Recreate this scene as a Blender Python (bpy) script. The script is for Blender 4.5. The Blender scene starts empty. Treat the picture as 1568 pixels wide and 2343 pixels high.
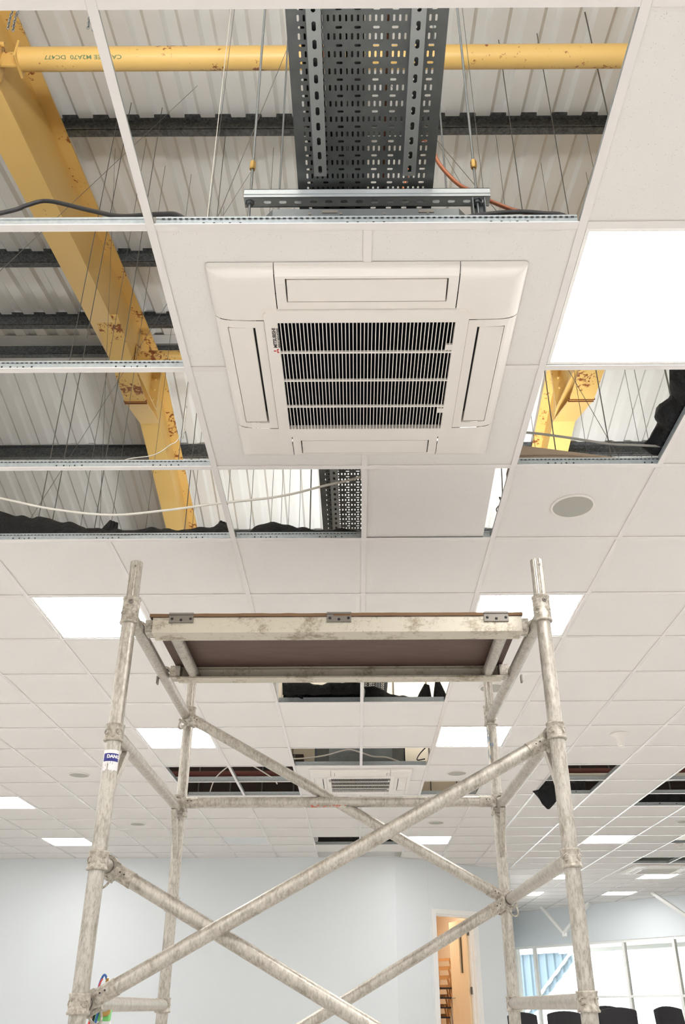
import bpy, bmesh, math, random
from mathutils import Vector, Matrix, Euler

S = bpy.context.scene
C = S.collection
HC = 0.85                       # lens height above the floor
PI = math.pi

# ------------------------------------------------------------------ camera
cam_d = bpy.data.cameras.new('camera')
cam = bpy.data.objects.new('camera', cam_d)
C.objects.link(cam)
right = Vector((0.99998684, 0.00332439, -0.00390662))
up = Vector((0.0049981, -0.46008249, 0.88786211))
fwd = Vector((-0.00115423, 0.88786995, 0.46009305))
m = Matrix.Identity(4)
for r in range(3):
    m[r][0] = right[r]; m[r][1] = up[r]; m[r][2] = -fwd[r]
m[2][3] = HC
cam.matrix_world = m
cam_d.sensor_fit = 'VERTICAL'
cam_d.sensor_height = 36.0
cam_d.sensor_width = 36.0
cam_d.lens = 1920.24 / 2343.0 * 36.0
cam_d.shift_x = -28.41 / 2343.0
cam_d.shift_y = 139.89 / 2343.0
cam_d.clip_start = 0.02
cam_d.clip_end = 200
S.camera = cam

# ------------------------------------------------------------------ world, exposure
LED = 12.5          # radiance of the ceiling panels
SKY = 4.2          # overcast sky
VOID = 0.30         # strength of the unseen fill lights added in the roof void
w = bpy.data.worlds.new('world')
S.world = w
w.use_nodes = True
w.node_tree.nodes['Background'].inputs[0].default_value = (0.95, 0.975, 1.0, 1)
w.node_tree.nodes['Background'].inputs[1].default_value = SKY
S.view_settings.view_transform = 'Standard'
S.view_settings.look = 'None'
S.view_settings.exposure = 0.86
S.view_settings.gamma = 1.0
S.view_settings.use_curve_mapping = False
S.cycles.max_bounces = 14
S.cycles.diffuse_bounces = 10
S.cycles.glossy_bounces = 5
S.cycles.transmission_bounces = 6
S.cycles.transparent_max_bounces = 12
S.cycles.sample_clamp_indirect = 8.0
S.cycles.caustics_reflective = False
S.cycles.caustics_refractive = False


def lamp(name, loc, rot, sx, sy, power, col=(0.985, 1, 1), spread=180):
    d = bpy.data.lights.new(name, 'AREA')
    d.shape = 'RECTANGLE'; d.size = sx; d.size_y = sy
    d.energy = power; d.color = col; d.spread = math.radians(spread)
    o = bpy.data.objects.new(name, d)
    o.location = loc; o.rotation_euler = rot
    C.objects.link(o)
    return o


# fill lights without fixtures, added above the tiles to brighten the roof
lamp('void_fill_light', (3.2, 3.2, HC + 2.6), (PI, -0.30, 0), 1.2, 0.5, 6 * VOID)
lamp('void_fill_light', (1.2, 6.9, HC + 2.24), (PI - 0.62, -0.05, 0), 0.8, 0.3, 310 * VOID, spread=105)
lamp('void_fill_light', (-5.2, 2.6, HC + 2.6), (PI, 0.35, 0), 1.2, 0.5, 80 * VOID)
lamp('void_fill_light', (-0.6, -1.4, HC + 2.3), (PI - 0.42, -0.05, 0), 3.2, 0.5, 720 * VOID)


# ------------------------------------------------------------------ materials
def lin(c):
    c = c / 255.0
    return c / 12.92 if c <= 0.04045 else ((c + 0.055) / 1.055) ** 2.4


def sr(r, g, b):
    return (lin(r), lin(g), lin(b), 1)


def new_mat(name, col, rough=0.6, metal=0.0, spec=0.5):
    mt = bpy.data.materials.new(name)
    mt.use_nodes = True
    b = mt.node_tree.nodes['Principled BSDF']
    b.inputs['Base Color'].default_value = col if len(col) == 4 else (*col, 1)
    b.inputs['Roughness'].default_value = rough
    b.inputs['Metallic'].default_value = metal
    b.inputs['Specular IOR Level'].default_value = spec
    return mt


def nd(mt, typ, **kw):
    n = mt.node_tree.nodes.new(typ)
    for k, v in kw.items():
        setattr(n, k, v)
    return n


def lk(mt, a, ao, b, bi):
    mt.node_tree.links.new(a.outputs[ao], b.inputs[bi])


def coords(mt, scale=(1, 1, 1), world=False):
    if world:
        t = nd(mt, 'ShaderNodeNewGeometry'); out = 'Position'
    else:
        t = nd(mt, 'ShaderNodeTexCoord'); out = 'Object'
    mp = nd(mt, 'ShaderNodeMapping')
    mp.inputs['Scale'].default_value = scale
    lk(mt, t, out, mp, 'Vector')
    return mp


def noise(mt, mp, scale, detail=4, rough=0.6):
    n = nd(mt, 'ShaderNodeTexNoise')
    n.inputs['Scale'].default_value = scale
    n.inputs['Detail'].default_value = detail
    n.inputs['Roughness'].default_value = rough
    lk(mt, mp, 'Vector', n, 'Vector')
    return n


def ramp(mt, src, out, p0, p1, c0=(0, 0, 0, 1), c1=(1, 1, 1, 1)):
    r = nd(mt, 'ShaderNodeValToRGB')
    r.color_ramp.elements[0].position = p0; r.color_ramp.elements[0].color = c0
    r.color_ramp.elements[1].position = p1; r.color_ramp.elements[1].color = c1
    lk(mt, src, out, r, 'Fac')
    return r


def mix(mt, fac, a, b, blend='MIX'):
    x = nd(mt, 'ShaderNodeMix', data_type='RGBA', blend_type=blend)
    for sock, v in ((0, fac), (6, a), (7, b)):
        if isinstance(v, tuple) and len(v) == 2 and hasattr(v[0], 'outputs'):
            mt.node_tree.links.new(v[0].outputs[v[1]], x.inputs[sock])
        else:
            x.inputs[sock].default_value = v
    return x


def to_base(mt, n, out):
    lk(mt, n, out, mt.node_tree.nodes['Principled BSDF'], 'Base Color')


def bump(mt, n, out, strength, dist=0.002):
    b = nd(mt, 'ShaderNodeBump')
    b.inputs['Strength'].default_value = strength
    b.inputs['Distance'].default_value = dist
    lk(mt, n, out, b, 'Height')
    lk(mt, b, 'Normal', mt.node_tree.nodes['Principled BSDF'], 'Normal')


M = {}
# mineral fibre tile: off white with pin holes
mt = M['tile'] = new_mat('mineral_tile', sr(228, 224, 220), 0.9, spec=0.2)
mp = coords(mt, world=True)
v = nd(mt, 'ShaderNodeTexVoronoi'); v.inputs['Scale'].default_value = 190
lk(mt, mp, 'Vector', v, 'Vector')
n1 = noise(mt, mp, 70, 2)
r1 = ramp(mt, v, 'Distance', 0.10, 0.22, sr(168, 160, 152), sr(228, 224, 220))
r2 = ramp(mt, n1, 'Fac', 0.50, 0.62)
x = mix(mt, (r2, 'Color'), (sr(228, 224, 220)), (r1, 'Color'))
to_base(mt, x, 2)
n2 = noise(mt, mp, 260, 3)
bump(mt, n2, 'Fac', 0.25, 0.002)

M['tee'] = new_mat('white_painted_tee', sr(228, 223, 220), 0.22, spec=0.55)
mt = M['galv'] = new_mat('galvanised_steel', sr(150, 158, 160), 0.4, 0.25)
mp = coords(mt)
n1 = noise(mt, mp, 60, 4)
x = mix(mt, (n1, 'Fac'), sr(128, 135, 138), sr(180, 186, 188)); to_base(mt, x, 2)
mt = M['purlin'] = new_mat('weathered_galvanised_purlin', sr(110, 112, 112), 0.6, 0.45)
mp = coords(mt)
v = nd(mt, 'ShaderNodeTexVoronoi'); v.inputs['Scale'].default_value = 60
lk(mt, mp, 'Vector', v, 'Vector')
n1 = noise(mt, mp, 14, 5, 0.7)
x0 = mix(mt, 0.5, (v, 'Color'), (n1, 'Fac'))
r1 = ramp(mt, x0, 2, 0.2, 0.85, sr(62, 64, 65), sr(118, 120, 120)); to_base(mt, r1, 'Color')
mt = M['roof'] = new_mat('white_liner_sheet', sr(222, 219, 213), 0.4)
mp = coords(mt, world=True)
n1 = noise(mt, mp, 0.9, 4)
x = mix(mt, (n1, 'Fac'), sr(204, 203, 198), sr(230, 230, 228)); to_base(mt, x, 2)
# yellow steel with rust
def yellow_mat(name, amount):
    mt = new_mat(name, sr(226, 182, 92), 0.45)
    mp = coords(mt, world=True)
    n1 = noise(mt, mp, 3.5, 3, 0.6)
    n2 = noise(mt, mp, 24, 7, 0.7)
    n3 = noise(mt, mp, 1.3, 3, 0.5)
    mul = nd(mt, 'ShaderNodeMath', operation='MULTIPLY'); lk(mt, n1, 'Fac', mul, 0); lk(mt, n2, 'Fac', mul, 1)
    r1 = ramp(mt, mul, 0, amount, amount + 0.03)
    base = mix(mt, (n3, 'Fac'), sr(204, 166, 92), sr(222, 188, 118))
    rust = mix(mt, (n2, 'Fac'), sr(62, 30, 16), sr(160, 88, 40))
    x = mix(mt, (r1, 'Color'), (base, 2), (rust, 2)); to_base(mt, x, 2)
    return mt
M['yellow'] = yellow_mat('yellow_steel', 0.40)
M['yellow_rust'] = yellow_mat('yellow_steel_rusting', 0.315)
M['rust'] = new_mat('rusted_steel', sr(122, 70, 38), 0.8)
mt = M['alu'] = new_mat('worn_aluminium', sr(196, 186, 172), 0.42, 0.75)
mp = coords(mt, (1, 1, 0.35), world=True)
n1 = noise(mt, mp, 26, 8, 0.75)
n2 = noise(mt, mp, 130, 5, 0.7)
mul = nd(mt, 'ShaderNodeMath', operation='MULTIPLY'); lk(mt, n1, 'Fac', mul, 0); lk(mt, n2, 'Fac', mul, 1)
r1 = ramp(mt, mul, 0, 0.13, 0.30, sr(146, 138, 126), sr(196, 190, 180)); to_base(mt, r1, 'Color')
r3 = ramp(mt, n1, 'Fac', 0.35, 0.7, (0.34, 0.34, 0.34, 1), (0.6, 0.6, 0.6, 1))
lk(mt, r3, 'Color', mt.node_tree.nodes['Principled BSDF'], 'Roughness')
mt = M['alu_cast'] = new_mat('cast_aluminium', sr(186, 178, 165), 0.5, 0.35)
mp = coords(mt, world=True)
n1 = noise(mt, mp, 60, 6, 0.7)
r1 = ramp(mt, n1, 'Fac', 0.35, 0.65, sr(140, 130, 116), sr(205, 198, 186)); to_base(mt, r1, 'Color')
mt = M['alu_beam'] = new_mat('paint_spattered_beam', sr(214, 204, 180), 0.5, 0.25)
mp = coords(mt, world=True)
n1 = noise(mt, mp, 55, 8, 0.8); n2 = noise(mt, mp, 7, 4, 0.6)
mul = nd(mt, 'ShaderNodeMath', operation='MULTIPLY'); lk(mt, n1, 'Fac', mul, 0); lk(mt, n2, 'Fac', mul, 1)
r1 = ramp(mt, mul, 0, 0.13, 0.235, sr(132, 116, 92), sr(200, 192, 176)); to_base(mt, r1, 'Color')
mt = M['deck'] = new_mat('brown_phenolic_plywood', sr(88, 68, 60), 0.65)
mp = coords(mt, (1, 6, 6), world=True)
n1 = noise(mt, mp, 6, 6, 0.7)
x = mix(mt, (n1, 'Fac'), sr(74, 56, 50), sr(112, 90, 80)); to_base(mt, x, 2)
M['deck_edge'] = new_mat('frayed_plywood_edge', sr(120, 92, 66), 0.9)
M['steel_dark'] = new_mat('dull_steel', sr(128, 122, 114), 0.5, 0.5)
mt = M['tray'] = new_mat('galvanised_tray', sr(96, 100, 100), 0.5, 0.7)
mp = coords(mt)
n1 = noise(mt, mp, 9, 5, 0.65)
x = mix(mt, (n1, 'Fac'), sr(92, 96, 97), sr(136, 140, 140)); to_base(mt, x, 2)
M['strut'] = new_mat('galvanised_channel', sr(172, 176, 177), 0.42, 0.5)
M['rod'] = new_mat('zinc_rod', sr(120, 124, 126), 0.35, 0.8)
M['wire'] = new_mat('dark_hanger_wire', sr(92, 90, 86), 0.5, 0.5)
M['copper'] = new_mat('copper_pipe', sr(166, 106, 80), 0.32, 0.8)
M['brown_pipe'] = new_mat('old_brown_copper', sr(96, 58, 40), 0.5, 0.4)
mt = M['membrane'] = new_mat('black_polythene', sr(13, 13, 16), 0.5, spec=0.3)
mp = coords(mt)
n1 = noise(mt, mp, 16, 6, 0.65)
bump(mt, n1, 'Fac', 0.9, 0.03)
M['rubber'] = new_mat('black_rubber', sr(36, 35, 36), 0.6)
M['black'] = new_mat('black_interior', sr(8, 8, 12), 0.9, spec=0.1)
M['cable_white'] = new_mat('white_pvc_cable', sr(205, 200, 190), 0.5)
M['cable_grey'] = new_mat('grey_pvc_cable', sr(128, 124, 118), 0.5)
M['plastic'] = new_mat('white_abs_plastic', sr(232, 226, 219), 0.4)
M['wall'] = new_mat('pale_grey_emulsion', sr(222, 226, 228), 0.75)
M['white_paint'] = new_mat('white_gloss_paint', sr(238, 236, 232), 0.35)
M['brown_board'] = new_mat('brown_board', sr(140, 122, 104), 0.8)
M['beige_wall'] = new_mat('beige_plaster', sr(196, 184, 164), 0.85)
M['void_dark'] = new_mat('void_darkness_brown', sr(52, 40, 34), 0.9)  # dark colour stands in for the shade deep in the void
M['grey_panel'] = new_mat('grey_duct_steel', sr(112, 112, 108), 0.5, 0.3)
M['blue_grey'] = new_mat('slate_blue_panel', sr(56, 62, 72), 0.6)
M['peach'] = new_mat('warm_cream_wall', sr(226, 206, 178), 0.8)
mt = M['wood'] = new_mat('beech_veneer', sr(232, 196, 146), 0.4)
mp = coords(mt, (6, 6, 0.6), world=True)
n1 = noise(mt, mp, 5, 5)
x = mix(mt, (n1, 'Fac'), sr(228, 200, 160), sr(240, 216, 180)); to_base(mt, x, 2)
M['wood_dark'] = new_mat('bent_wood', sr(186, 134, 80), 0.45)
M['chair_black'] = new_mat('black_upholstery', sr(38, 36, 38), 0.7)
M['chair_steel'] = new_mat('chrome_tube', sr(190, 190, 190), 0.2, 0.9)
M['speaker'] = new_mat('grey_speaker_mesh', sr(172, 170, 160), 0.7)
mt = M['carpet'] = new_mat('pale_vinyl', sr(200, 194, 186), 0.8)
mp = coords(mt, world=True)
n1 = noise(mt, mp, 90, 3)
x = mix(mt, (n1, 'Fac'), sr(198, 196, 193), sr(214, 212, 209)); to_base(mt, x, 2)
M['concrete'] = new_mat('pale_concrete', sr(205, 203, 198), 0.9)
M['cladding'] = new_mat('pale_blue_cladding', sr(122, 142, 158), 0.5)
M['red'] = new_mat('red_rubber', sr(214, 70, 58), 0.5)
M['blue'] = new_mat('blue_rubber', sr(40, 92, 158), 0.5)
M['green'] = new_mat('green_plastic', sr(120, 206, 112), 0.45)
M['brass'] = new_mat('brass', sr(178, 146, 84), 0.3, 0.8)
M['red_pipe'] = new_mat('red_oxide_pipe', sr(96, 50, 42), 0.7)
M['sticker_white'] = new_mat('sticker_paper', sr(236, 232, 232), 0.6)
M['sticker_blue'] = new_mat('sticker_ink_blue', sr(42, 44, 128), 0.5)
M['ink_green'] = new_mat('green_marker_ink', sr(96, 120, 84), 0.7)
M['ink_black'] = new_mat('black_print', sr(28, 26, 28), 0.5)
M['ink_red'] = new_mat('red_print', sr(196, 32, 46), 0.5)
M['worn_blue'] = new_mat('faded_blue_paint', sr(112, 134, 158), 0.7)
M['worn_red'] = new_mat('worn_red_marking', sr(196, 108, 84), 0.7)
M['foliage'] = new_mat('pale_leaves', sr(150, 168, 130), 0.8)
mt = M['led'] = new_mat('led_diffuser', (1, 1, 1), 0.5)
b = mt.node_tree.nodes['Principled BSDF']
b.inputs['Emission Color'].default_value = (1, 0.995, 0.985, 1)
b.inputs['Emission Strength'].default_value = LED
M['led_off'] = new_mat('unlit_diffuser', sr(222, 224, 226), 0.3)
mt = M['glass'] = bpy.data.materials.new('clear_glass')
mt.use_nodes = True
nt = mt.node_tree
nt.nodes.remove(nt.nodes['Principled BSDF'])
tr = nt.nodes.new('ShaderNodeBsdfTransparent'); tr.inputs[0].default_value = (0.93, 0.96, 0.96, 1)
gl = nt.nodes.new('ShaderNodeBsdfGlossy'); gl.inputs['Roughness'].default_value = 0.02
fr = nt.nodes.new('ShaderNodeFresnel'); fr.inputs[0].default_value = 1.45
mx = nt.nodes.new('ShaderNodeMixShader')
nt.links.new(fr.outputs[0], mx.inputs[0]); nt.links.new(tr.outputs[0], mx.inputs[1]); nt.links.new(gl.outputs[0], mx.inputs[2])
nt.links.new(mx.outputs[0], nt.nodes['Material Output'].inputs[0])


# ------------------------------------------------------------------ mesh helpers
class MB:
    """collects shapes in world space; build() links them as ONE mesh object"""
    def __init__(s):
        s.v = []; s.f = []; s.mi = []; s.sm = []

    def add(s, vs, fs, mi=0, smooth=False):
        o = len(s.v)
        s.v += [tuple(p) for p in vs]
        for f in fs:
            s.f.append(tuple(o + i for i in f)); s.mi.append(mi); s.sm.append(smooth)
        return s

    def box(s, a, b, mi=0):
        x0, y0, z0 = (min(a[i], b[i]) for i in range(3)); x1, y1, z1 = (max(a[i], b[i]) for i in range(3))
        vs = [(x0, y0, z0), (x1, y0, z0), (x1, y1, z0), (x0, y1, z0), (x0, y0, z1), (x1, y0, z1), (x1, y1, z1), (x0, y1, z1)]
        return s.add(vs, [(0, 3, 2, 1), (4, 5, 6, 7), (0, 1, 5, 4), (1, 2, 6, 5), (2, 3, 7, 6), (3, 0, 4, 7)], mi)

    def obox(s, c, ax, ay, az, mi=0):
        c = Vector(c); ax = Vector(ax); ay = Vector(ay); az = Vector(az)
        vs = [c + i * ax + j * ay + k * az for k in (-1, 1) for j in (-1, 1) for i in (-1, 1)]
        fs = [(0, 2, 3, 1), (4, 5, 7, 6), (0, 1, 5, 4), (1, 3, 7, 5), (3, 2, 6, 7), (2, 0, 4, 6)]
        if ax.cross(ay).dot(az) < 0:
            fs = [f[::-1] for f in fs]
        return s.add(vs, fs, mi)

    def bar(s, p0, p1, wid, thk, upv=(0, 0, 1), mi=0):
        p0 = Vector(p0); p1 = Vector(p1); d = p1 - p0
        u = Vector(upv); sd = d.cross(u).normalized(); u2 = sd.cross(d).normalized()
        return s.obox((p0 + p1) / 2, d / 2, sd * wid / 2, u2 * thk / 2, mi)

    def tube(s, p0, p1, r, n=12, mi=0, r1=None, cap=True, star=0.0):
        p0 = Vector(p0); p1 = Vector(p1); d = (p1 - p0).normalized()
        a = d.orthogonal().normalized(); b = d.cross(a)
        r1 = r if r1 is None else r1
        vs = []
        for p, rr in ((p0, r), (p1, r1)):
            for i in range(n):
                t = 2 * PI * i / n
                q = rr * (1 - star * (i % 2))
                vs.append(p + q * (math.cos(t) * a + math.sin(t) * b))
        fs = [(i, (i + 1) % n, n + (i + 1) % n, n + i) for i in range(n)]
        s.add(vs, fs, mi, star == 0)
        if cap:
            s.add(vs[:n], [tuple(range(n))[::-1]], mi); s.add(vs[n:], [tuple(range(n))], mi)
        return s

    def path(s, pts, r, n=8, mi=0):
        pts = [Vector(p) for p in pts]
        rings = []; a = None
        for i, p in enumerate(pts):
            d = (pts[min(i + 1, len(pts) - 1)] - pts[max(i - 1, 0)]).normalized()
            if a is None: a = d.orthogonal().normalized()
            else: a = (a - d * a.dot(d)).normalized()
            b = d.cross(a)
            rings.append([p + r * (math.cos(2 * PI * k / n) * a + math.sin(2 * PI * k / n) * b) for k in range(n)])
        vs = [q for rg in rings for q in rg]
        fs = [(j * n + k, j * n + (k + 1) % n, (j + 1) * n + (k + 1) % n, (j + 1) * n + k) for j in range(len(pts) - 1) for k in range(n)]
        s.add(vs, fs, mi, True)
        s.add(rings[0], [tuple(range(n))[::-1]], mi); s.add(rings[-1], [tuple(range(n))], mi)
        return s

    def lathe(s, c, prof, n=24, axis=(0, 0, 1), mi=0, smooth=True):
        c = Vector(c); d = Vector(axis).normalized(); a = d.orthogonal().normalized(); b = d.cross(a)
        vs = [c + d * h + r * (math.cos(2 * PI * k / n) * a + math.sin(2 * PI * k / n) * b) for r, h in prof for k in range(n)]
        fs = [(j * n + k, j * n + (k + 1) % n, (j + 1) * n + (k + 1) % n, (j + 1) * n + k) for j in range(len(prof) - 1) for k in range(n)]
        return s.add(vs, fs, mi, smooth)

    def prism(s, poly, o, ux, uy, ext, mi=0):
        """poly: 2D outline, placed at o with axes ux, uy, extruded by the vector ext"""
        o = Vector(o); ux = Vector(ux); uy = Vector(uy); ext = Vector(ext); n = len(poly)
        vs = [o + x * ux + y * uy for x, y in poly] + [o + x * ux + y * uy + ext for x, y in poly]
        fs = [(i, (i + 1) % n, n + (i + 1) % n, n + i) for i in range(n)] + [tuple(range(n))[::-1], tuple(range(n, 2 * n))]
        return s.add(vs, fs, mi)

    def mesh(s, name, mats, org=(0, 0, 0)):
        me = bpy.data.meshes.new(name)
        ox, oy, oz = org
        me.from_pydata([(x - ox, y - oy, z - oz) for x, y, z in s.v], [], s.f)
        for mm in mats: me.materials.append(mm)
        me.polygons.foreach_set('material_index', s.mi)
        me.polygons.foreach_set('use_smooth', s.sm)
        me.update()
        return me

    def build(s, name, mats, parent=None, org=None, recalc=True, bevel=0.0):
        if not isinstance(mats, (list, tuple)): mats = [mats]
        if org is None: org = wloc(parent) if parent else (0, 0, 0)
        me = s.mesh(name, mats, org)
        if recalc:
            bm = bmesh.new(); bm.from_mesh(me)
            bmesh.ops.recalc_face_normals(bm, faces=bm.faces)
            bm.to_mesh(me); bm.free()
        o = bpy.data.objects.new(name, me)
        C.objects.link(o)
        if parent:
            o.parent = parent
            pl = wloc(parent)
            o.location = (org[0] - pl[0], org[1] - pl[1], org[2] - pl[2])
        else:
            o.location = org
        if bevel:
            bv = o.modifiers.new('bevel', 'BEVEL'); bv.width = bevel; bv.segments = 2; bv.limit_method = 'ANGLE'
        return o


def wloc(o):
    v = Vector((0, 0, 0))
    while o:
        v += o.location; o = o.parent
    return tuple(v)


def tag(o, label=None, cat=None, group=None, kind=None):
    if label: o['label'] = label
    if cat: o['category'] = cat
    if group: o['group'] = group
    if kind: o['kind'] = kind
    return o


def thing(name, loc, label=None, cat=None, group=None, kind=None):
    o = bpy.data.objects.new(name, None)
    o.empty_display_size = 0.1
    o.location = loc
    C.objects.link(o)
    return tag(o, label, cat, group, kind)


def dup(o, dloc, parent=None):
    """copy of a thing with its parts and sub-parts, moved by dloc"""
    c = o.copy(); C.objects.link(c)
    if parent is None:
        c.location = Vector(o.location) + Vector(dloc)
    else:
        c.parent = parent
    for ch in list(o.children):
        dup(ch, dloc, c)
    return c


def catmull(pts, k=6):
    pts = [Vector(p) for p in pts]
    out = []
    for i in range(len(pts) - 1):
        p0 = pts[max(i - 1, 0)]; p1 = pts[i]; p2 = pts[i + 1]; p3 = pts[min(i + 2, len(pts) - 1)]
        for j in range(k):
            t = j / k
            out.append(0.5 * ((2 * p1) + (p2 - p0) * t + (2 * p0 - 5 * p1 + 4 * p2 - p3) * t * t + (3 * p1 - p0 - 3 * p2 + p3) * t ** 3))
    out.append(pts[-1])
    return out


def text_mesh(body, size, bold=0.0):
    """flat lettering as vertices and faces in the xy plane, left aligned at the origin"""
    cu = bpy.data.curves.new('lettering', 'FONT')
    cu.body = body; cu.size = size; cu.offset = bold; cu.resolution_u = 3
    ob = bpy.data.objects.new('lettering', cu)
    C.objects.link(ob)
    dg = bpy.context.evaluated_depsgraph_get()
    me = ob.evaluated_get(dg).to_mesh()
    vs = [tuple(p.co) for p in me.vertices]; fs = [tuple(p.vertices) for p in me.polygons]
    ob.evaluated_get(dg).to_mesh_clear()
    C.objects.unlink(ob); bpy.data.objects.remove(ob); bpy.data.curves.remove(cu)
    return vs, fs


def V(x, y, z):               # z counted from the lens height
    return Vector((x, y, z + HC))


# ------------------------------------------------------------------ the ceiling grid
H = HC + 1.9808
GX0, GY0, T = -0.5579, 1.0698, 0.6
OFF = {-5: .0145, -4: .012, -3: -.005, -2: -.020, -1: -.022, 0: -.023, 1: -.0036, 2: .0099, 3: .0107, 4: .0045}


def gx(i):
    return GX0 + T * i + OFF.get(i, 0.014 if i < -5 else 0.004)


def gy(j):
    return GY0 + T * j


# plan of the room: left end wall, slanted wall with the door, return, glazed wall
WB = 12.92
P_ANG0 = Vector((0.55, WB)); P_ANG1 = Vector((2.45, 14.30))
P_RET = Vector((3.58, 21.27)); W0 = Vector((3.58, 21.27)); W1 = Vector((8.30, 15.54))
XL, XR, YF, YEND = -8.0, 8.3, -4.0, 21.5


def back_y(x):
    if x <= P_ANG0.x: return WB
    if x <= P_ANG1.x: return P_ANG0.y + (x - P_ANG0.x) * (P_ANG1.y - P_ANG0.y) / (P_ANG1.x - P_ANG0.x)
    if x <= P_RET.x: return P_ANG1.y + (x - P_ANG1.x) * (P_RET.y - P_ANG1.y) / (P_RET.x - P_ANG1.x)
    return W0.y + (x - W0.x) * (W1.y - W0.y) / (W1.x - W0.x)


OPEN = set()
for j in range(0, 4):
    OPEN |= {(-1, j), (-2, j)}
OPEN |= {(0, 0), (1, 0), (0, 3), (2, 2), (0, 7), (1, 7), (0, 10), (1, 10), (2, 12),
         (-1, 11), (-2, 11), (-1, 12), (-2, 12), (4, 11), (4, 12), (6, 11), (6, 12), (6, 13),
         (0, 17), (1, 17), (0, 19), (1, 19), (8, 17), (8, 20), (9, 20)}
LIGHTS = [(2, 1), (-2, 5), (2, 5), (-2, 9), (2, 9), (-6, 13), (-6, 17), (2, 17), (6, 17), (9, 23), (6, 23), (9, 27), (6, 27)]
UNLIT = [(-2, 17)]
# the same four-tile rhythm goes on outside the frame
OFFLIGHTS = [(i, j) for i in (-10, -6, -2, 2, 6, 10) for j in (-7, -3, 1, 5, 9, 13) if (i, j) not in LIGHTS
             and (i, j) not in ((-2, 1), (-2, 13), (2, 13), (6, 13), (-6, 13))]
AC = [(0, 1), (0, 11), (8, 21)]                                   # lower-left cell of each 2 x 2 block
ACC = {(a + i, b + j) for a, b in AC for i in (0, 1) for j in (0, 1)}
ASKEW = (1, 3)
SPK = [(2, 3), (2, 7), (-4, 11), (2, 11), (-4, 15), (2, 15), (7, 15)]
BIGX = 11

ceil = thing('ceiling', (0, 0, H), kind='structure')
tiles_in = []; tiles_out = []
for j in range(-9, 35):
    for i in range(-13, 15):
        c = (i, j)
        if c in OPEN or c in LIGHTS or c in OFFLIGHTS or c in UNLIT or c in ACC or c == ASKEW: continue
        xa, xb = gx(i) + 0.004, gx(i + 1) - 0.004
        ya, yb = gy(j) + 0.004, gy(j + 1) - 0.004
        xm = (xa + xb) / 2
        lim = max(back_y(xa), back_y(xb), back_y(xm)) - 0.01
        if ya > lim - 0.03: continue
        if yb > lim: yb = lim
        inside = (gy(j) > 0.4 and gx(i + 1) > -0.43 * yb - 0.1 and gx(i) < 0.40 * yb + 0.05)
        (tiles_in if inside and j < 21 else tiles_out).append((xa, xb, ya, yb, j))
tiles_in.sort(key=lambda t: t[4])
tiles_out += tiles_in[300:]
tiles_in = tiles_in[:300]
cache = {}
ZT = H + 0.0015
for xa, xb, ya, yb, j in tiles_in:
    key = (round(xb - xa, 3), round(yb - ya, 3))
    if key not in cache:
        bm = MB(); bm.box((0, 0, 0), (xb - xa, yb - ya, 0.015))
        cache[key] = bm.mesh('ceiling_tile', [M['tile']])
    o = bpy.data.objects.new('ceiling_tile', cache[key])
    C.objects.link(o); o.parent = ceil; o.location = (xa, ya, ZT - H)
bm = MB()
for xa, xb, ya, yb, j in tiles_out:
    bm.box((xa, ya, ZT), (xb, yb, ZT + 0.015))
tag(bm.build('ceiling_tile_field', M['tile'], ceil, recalc=False), kind='stuff')

# the tile lying askew, one side dropped off its tee (row 3, right of the tray)
bm = MB()
c0 = Vector((gx(1) - 0.022, gy(3) + 0.012, H + 0.009)); c1 = Vector((gx(2) - 0.075, gy(3) + 0.012, H + 0.009))
bm.obox(((c0 + c1) / 2 + Vector((0.016, 0.288, 0.004))), ((c1 - c0) / 2 + Vector((0, 0.0, 0.001))), (0.012, 0.291, 0.0), (0, 0, 0.0075))
bm.build('ceiling_tile', M['tile'], ceil)
# tile cuts round the cassettes
for (ci, cj) in AC:
    cxm, cym = (gx(ci) + gx(ci + 2)) / 2, (gy(cj) + gy(cj + 2)) / 2 + 0.013
    for i in (0, 1):
        for j in (0, 1):
            xa, xb = gx(ci + i) + 0.004, gx(ci + i + 1) - 0.004
            ya, yb = gy(cj + j) + 0.004, gy(cj + j + 1) - 0.004
            bm = MB(); hx = hy = 0.435
            if i == 0: bm.box((xa, ya, ZT), (min(xb, cxm - hx), yb, ZT + .015))
            else: bm.box((max(xa, cxm + hx), ya, ZT), (xb, yb, ZT + .015))
            x2, x3 = (max(xa, cxm - hx), xb) if i == 0 else (xa, min(xb, cxm + hx))
            if j == 0: bm.box((x2, ya, ZT), (x3, min(yb, cym - hy), ZT + .015))
            else: bm.box((x2, max(ya, cym + hy), ZT), (x3, yb, ZT + .015))
            bm.build('ceiling_tile', M['tile'], ceil)


def tee(bm, p0, p1, wid=0.024):
    """inverted tee from p0 to p1 (plan), white flange, galvanised web and bulb"""
    p0 = Vector((*p0, 0)); p1 = Vector((*p1, 0)); d = (p1 - p0) / 2; c = (p0 + p1) / 2
    sd = Vector((-d.y, d.x, 0)).normalized()
    def bx(z0, z1, hw, mi):
        bm.obox(c + Vector((0, 0, (z0 + z1) / 2)), d, sd * hw, (0, 0, (z1 - z0) / 2), mi)
    bx(H - 0.003, H, wid / 2, 0)
    bx(H, H + 0.030, 0.0012, 1)
    bx(H + 0.030, H + 0.038, 0.0032, 1)


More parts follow.
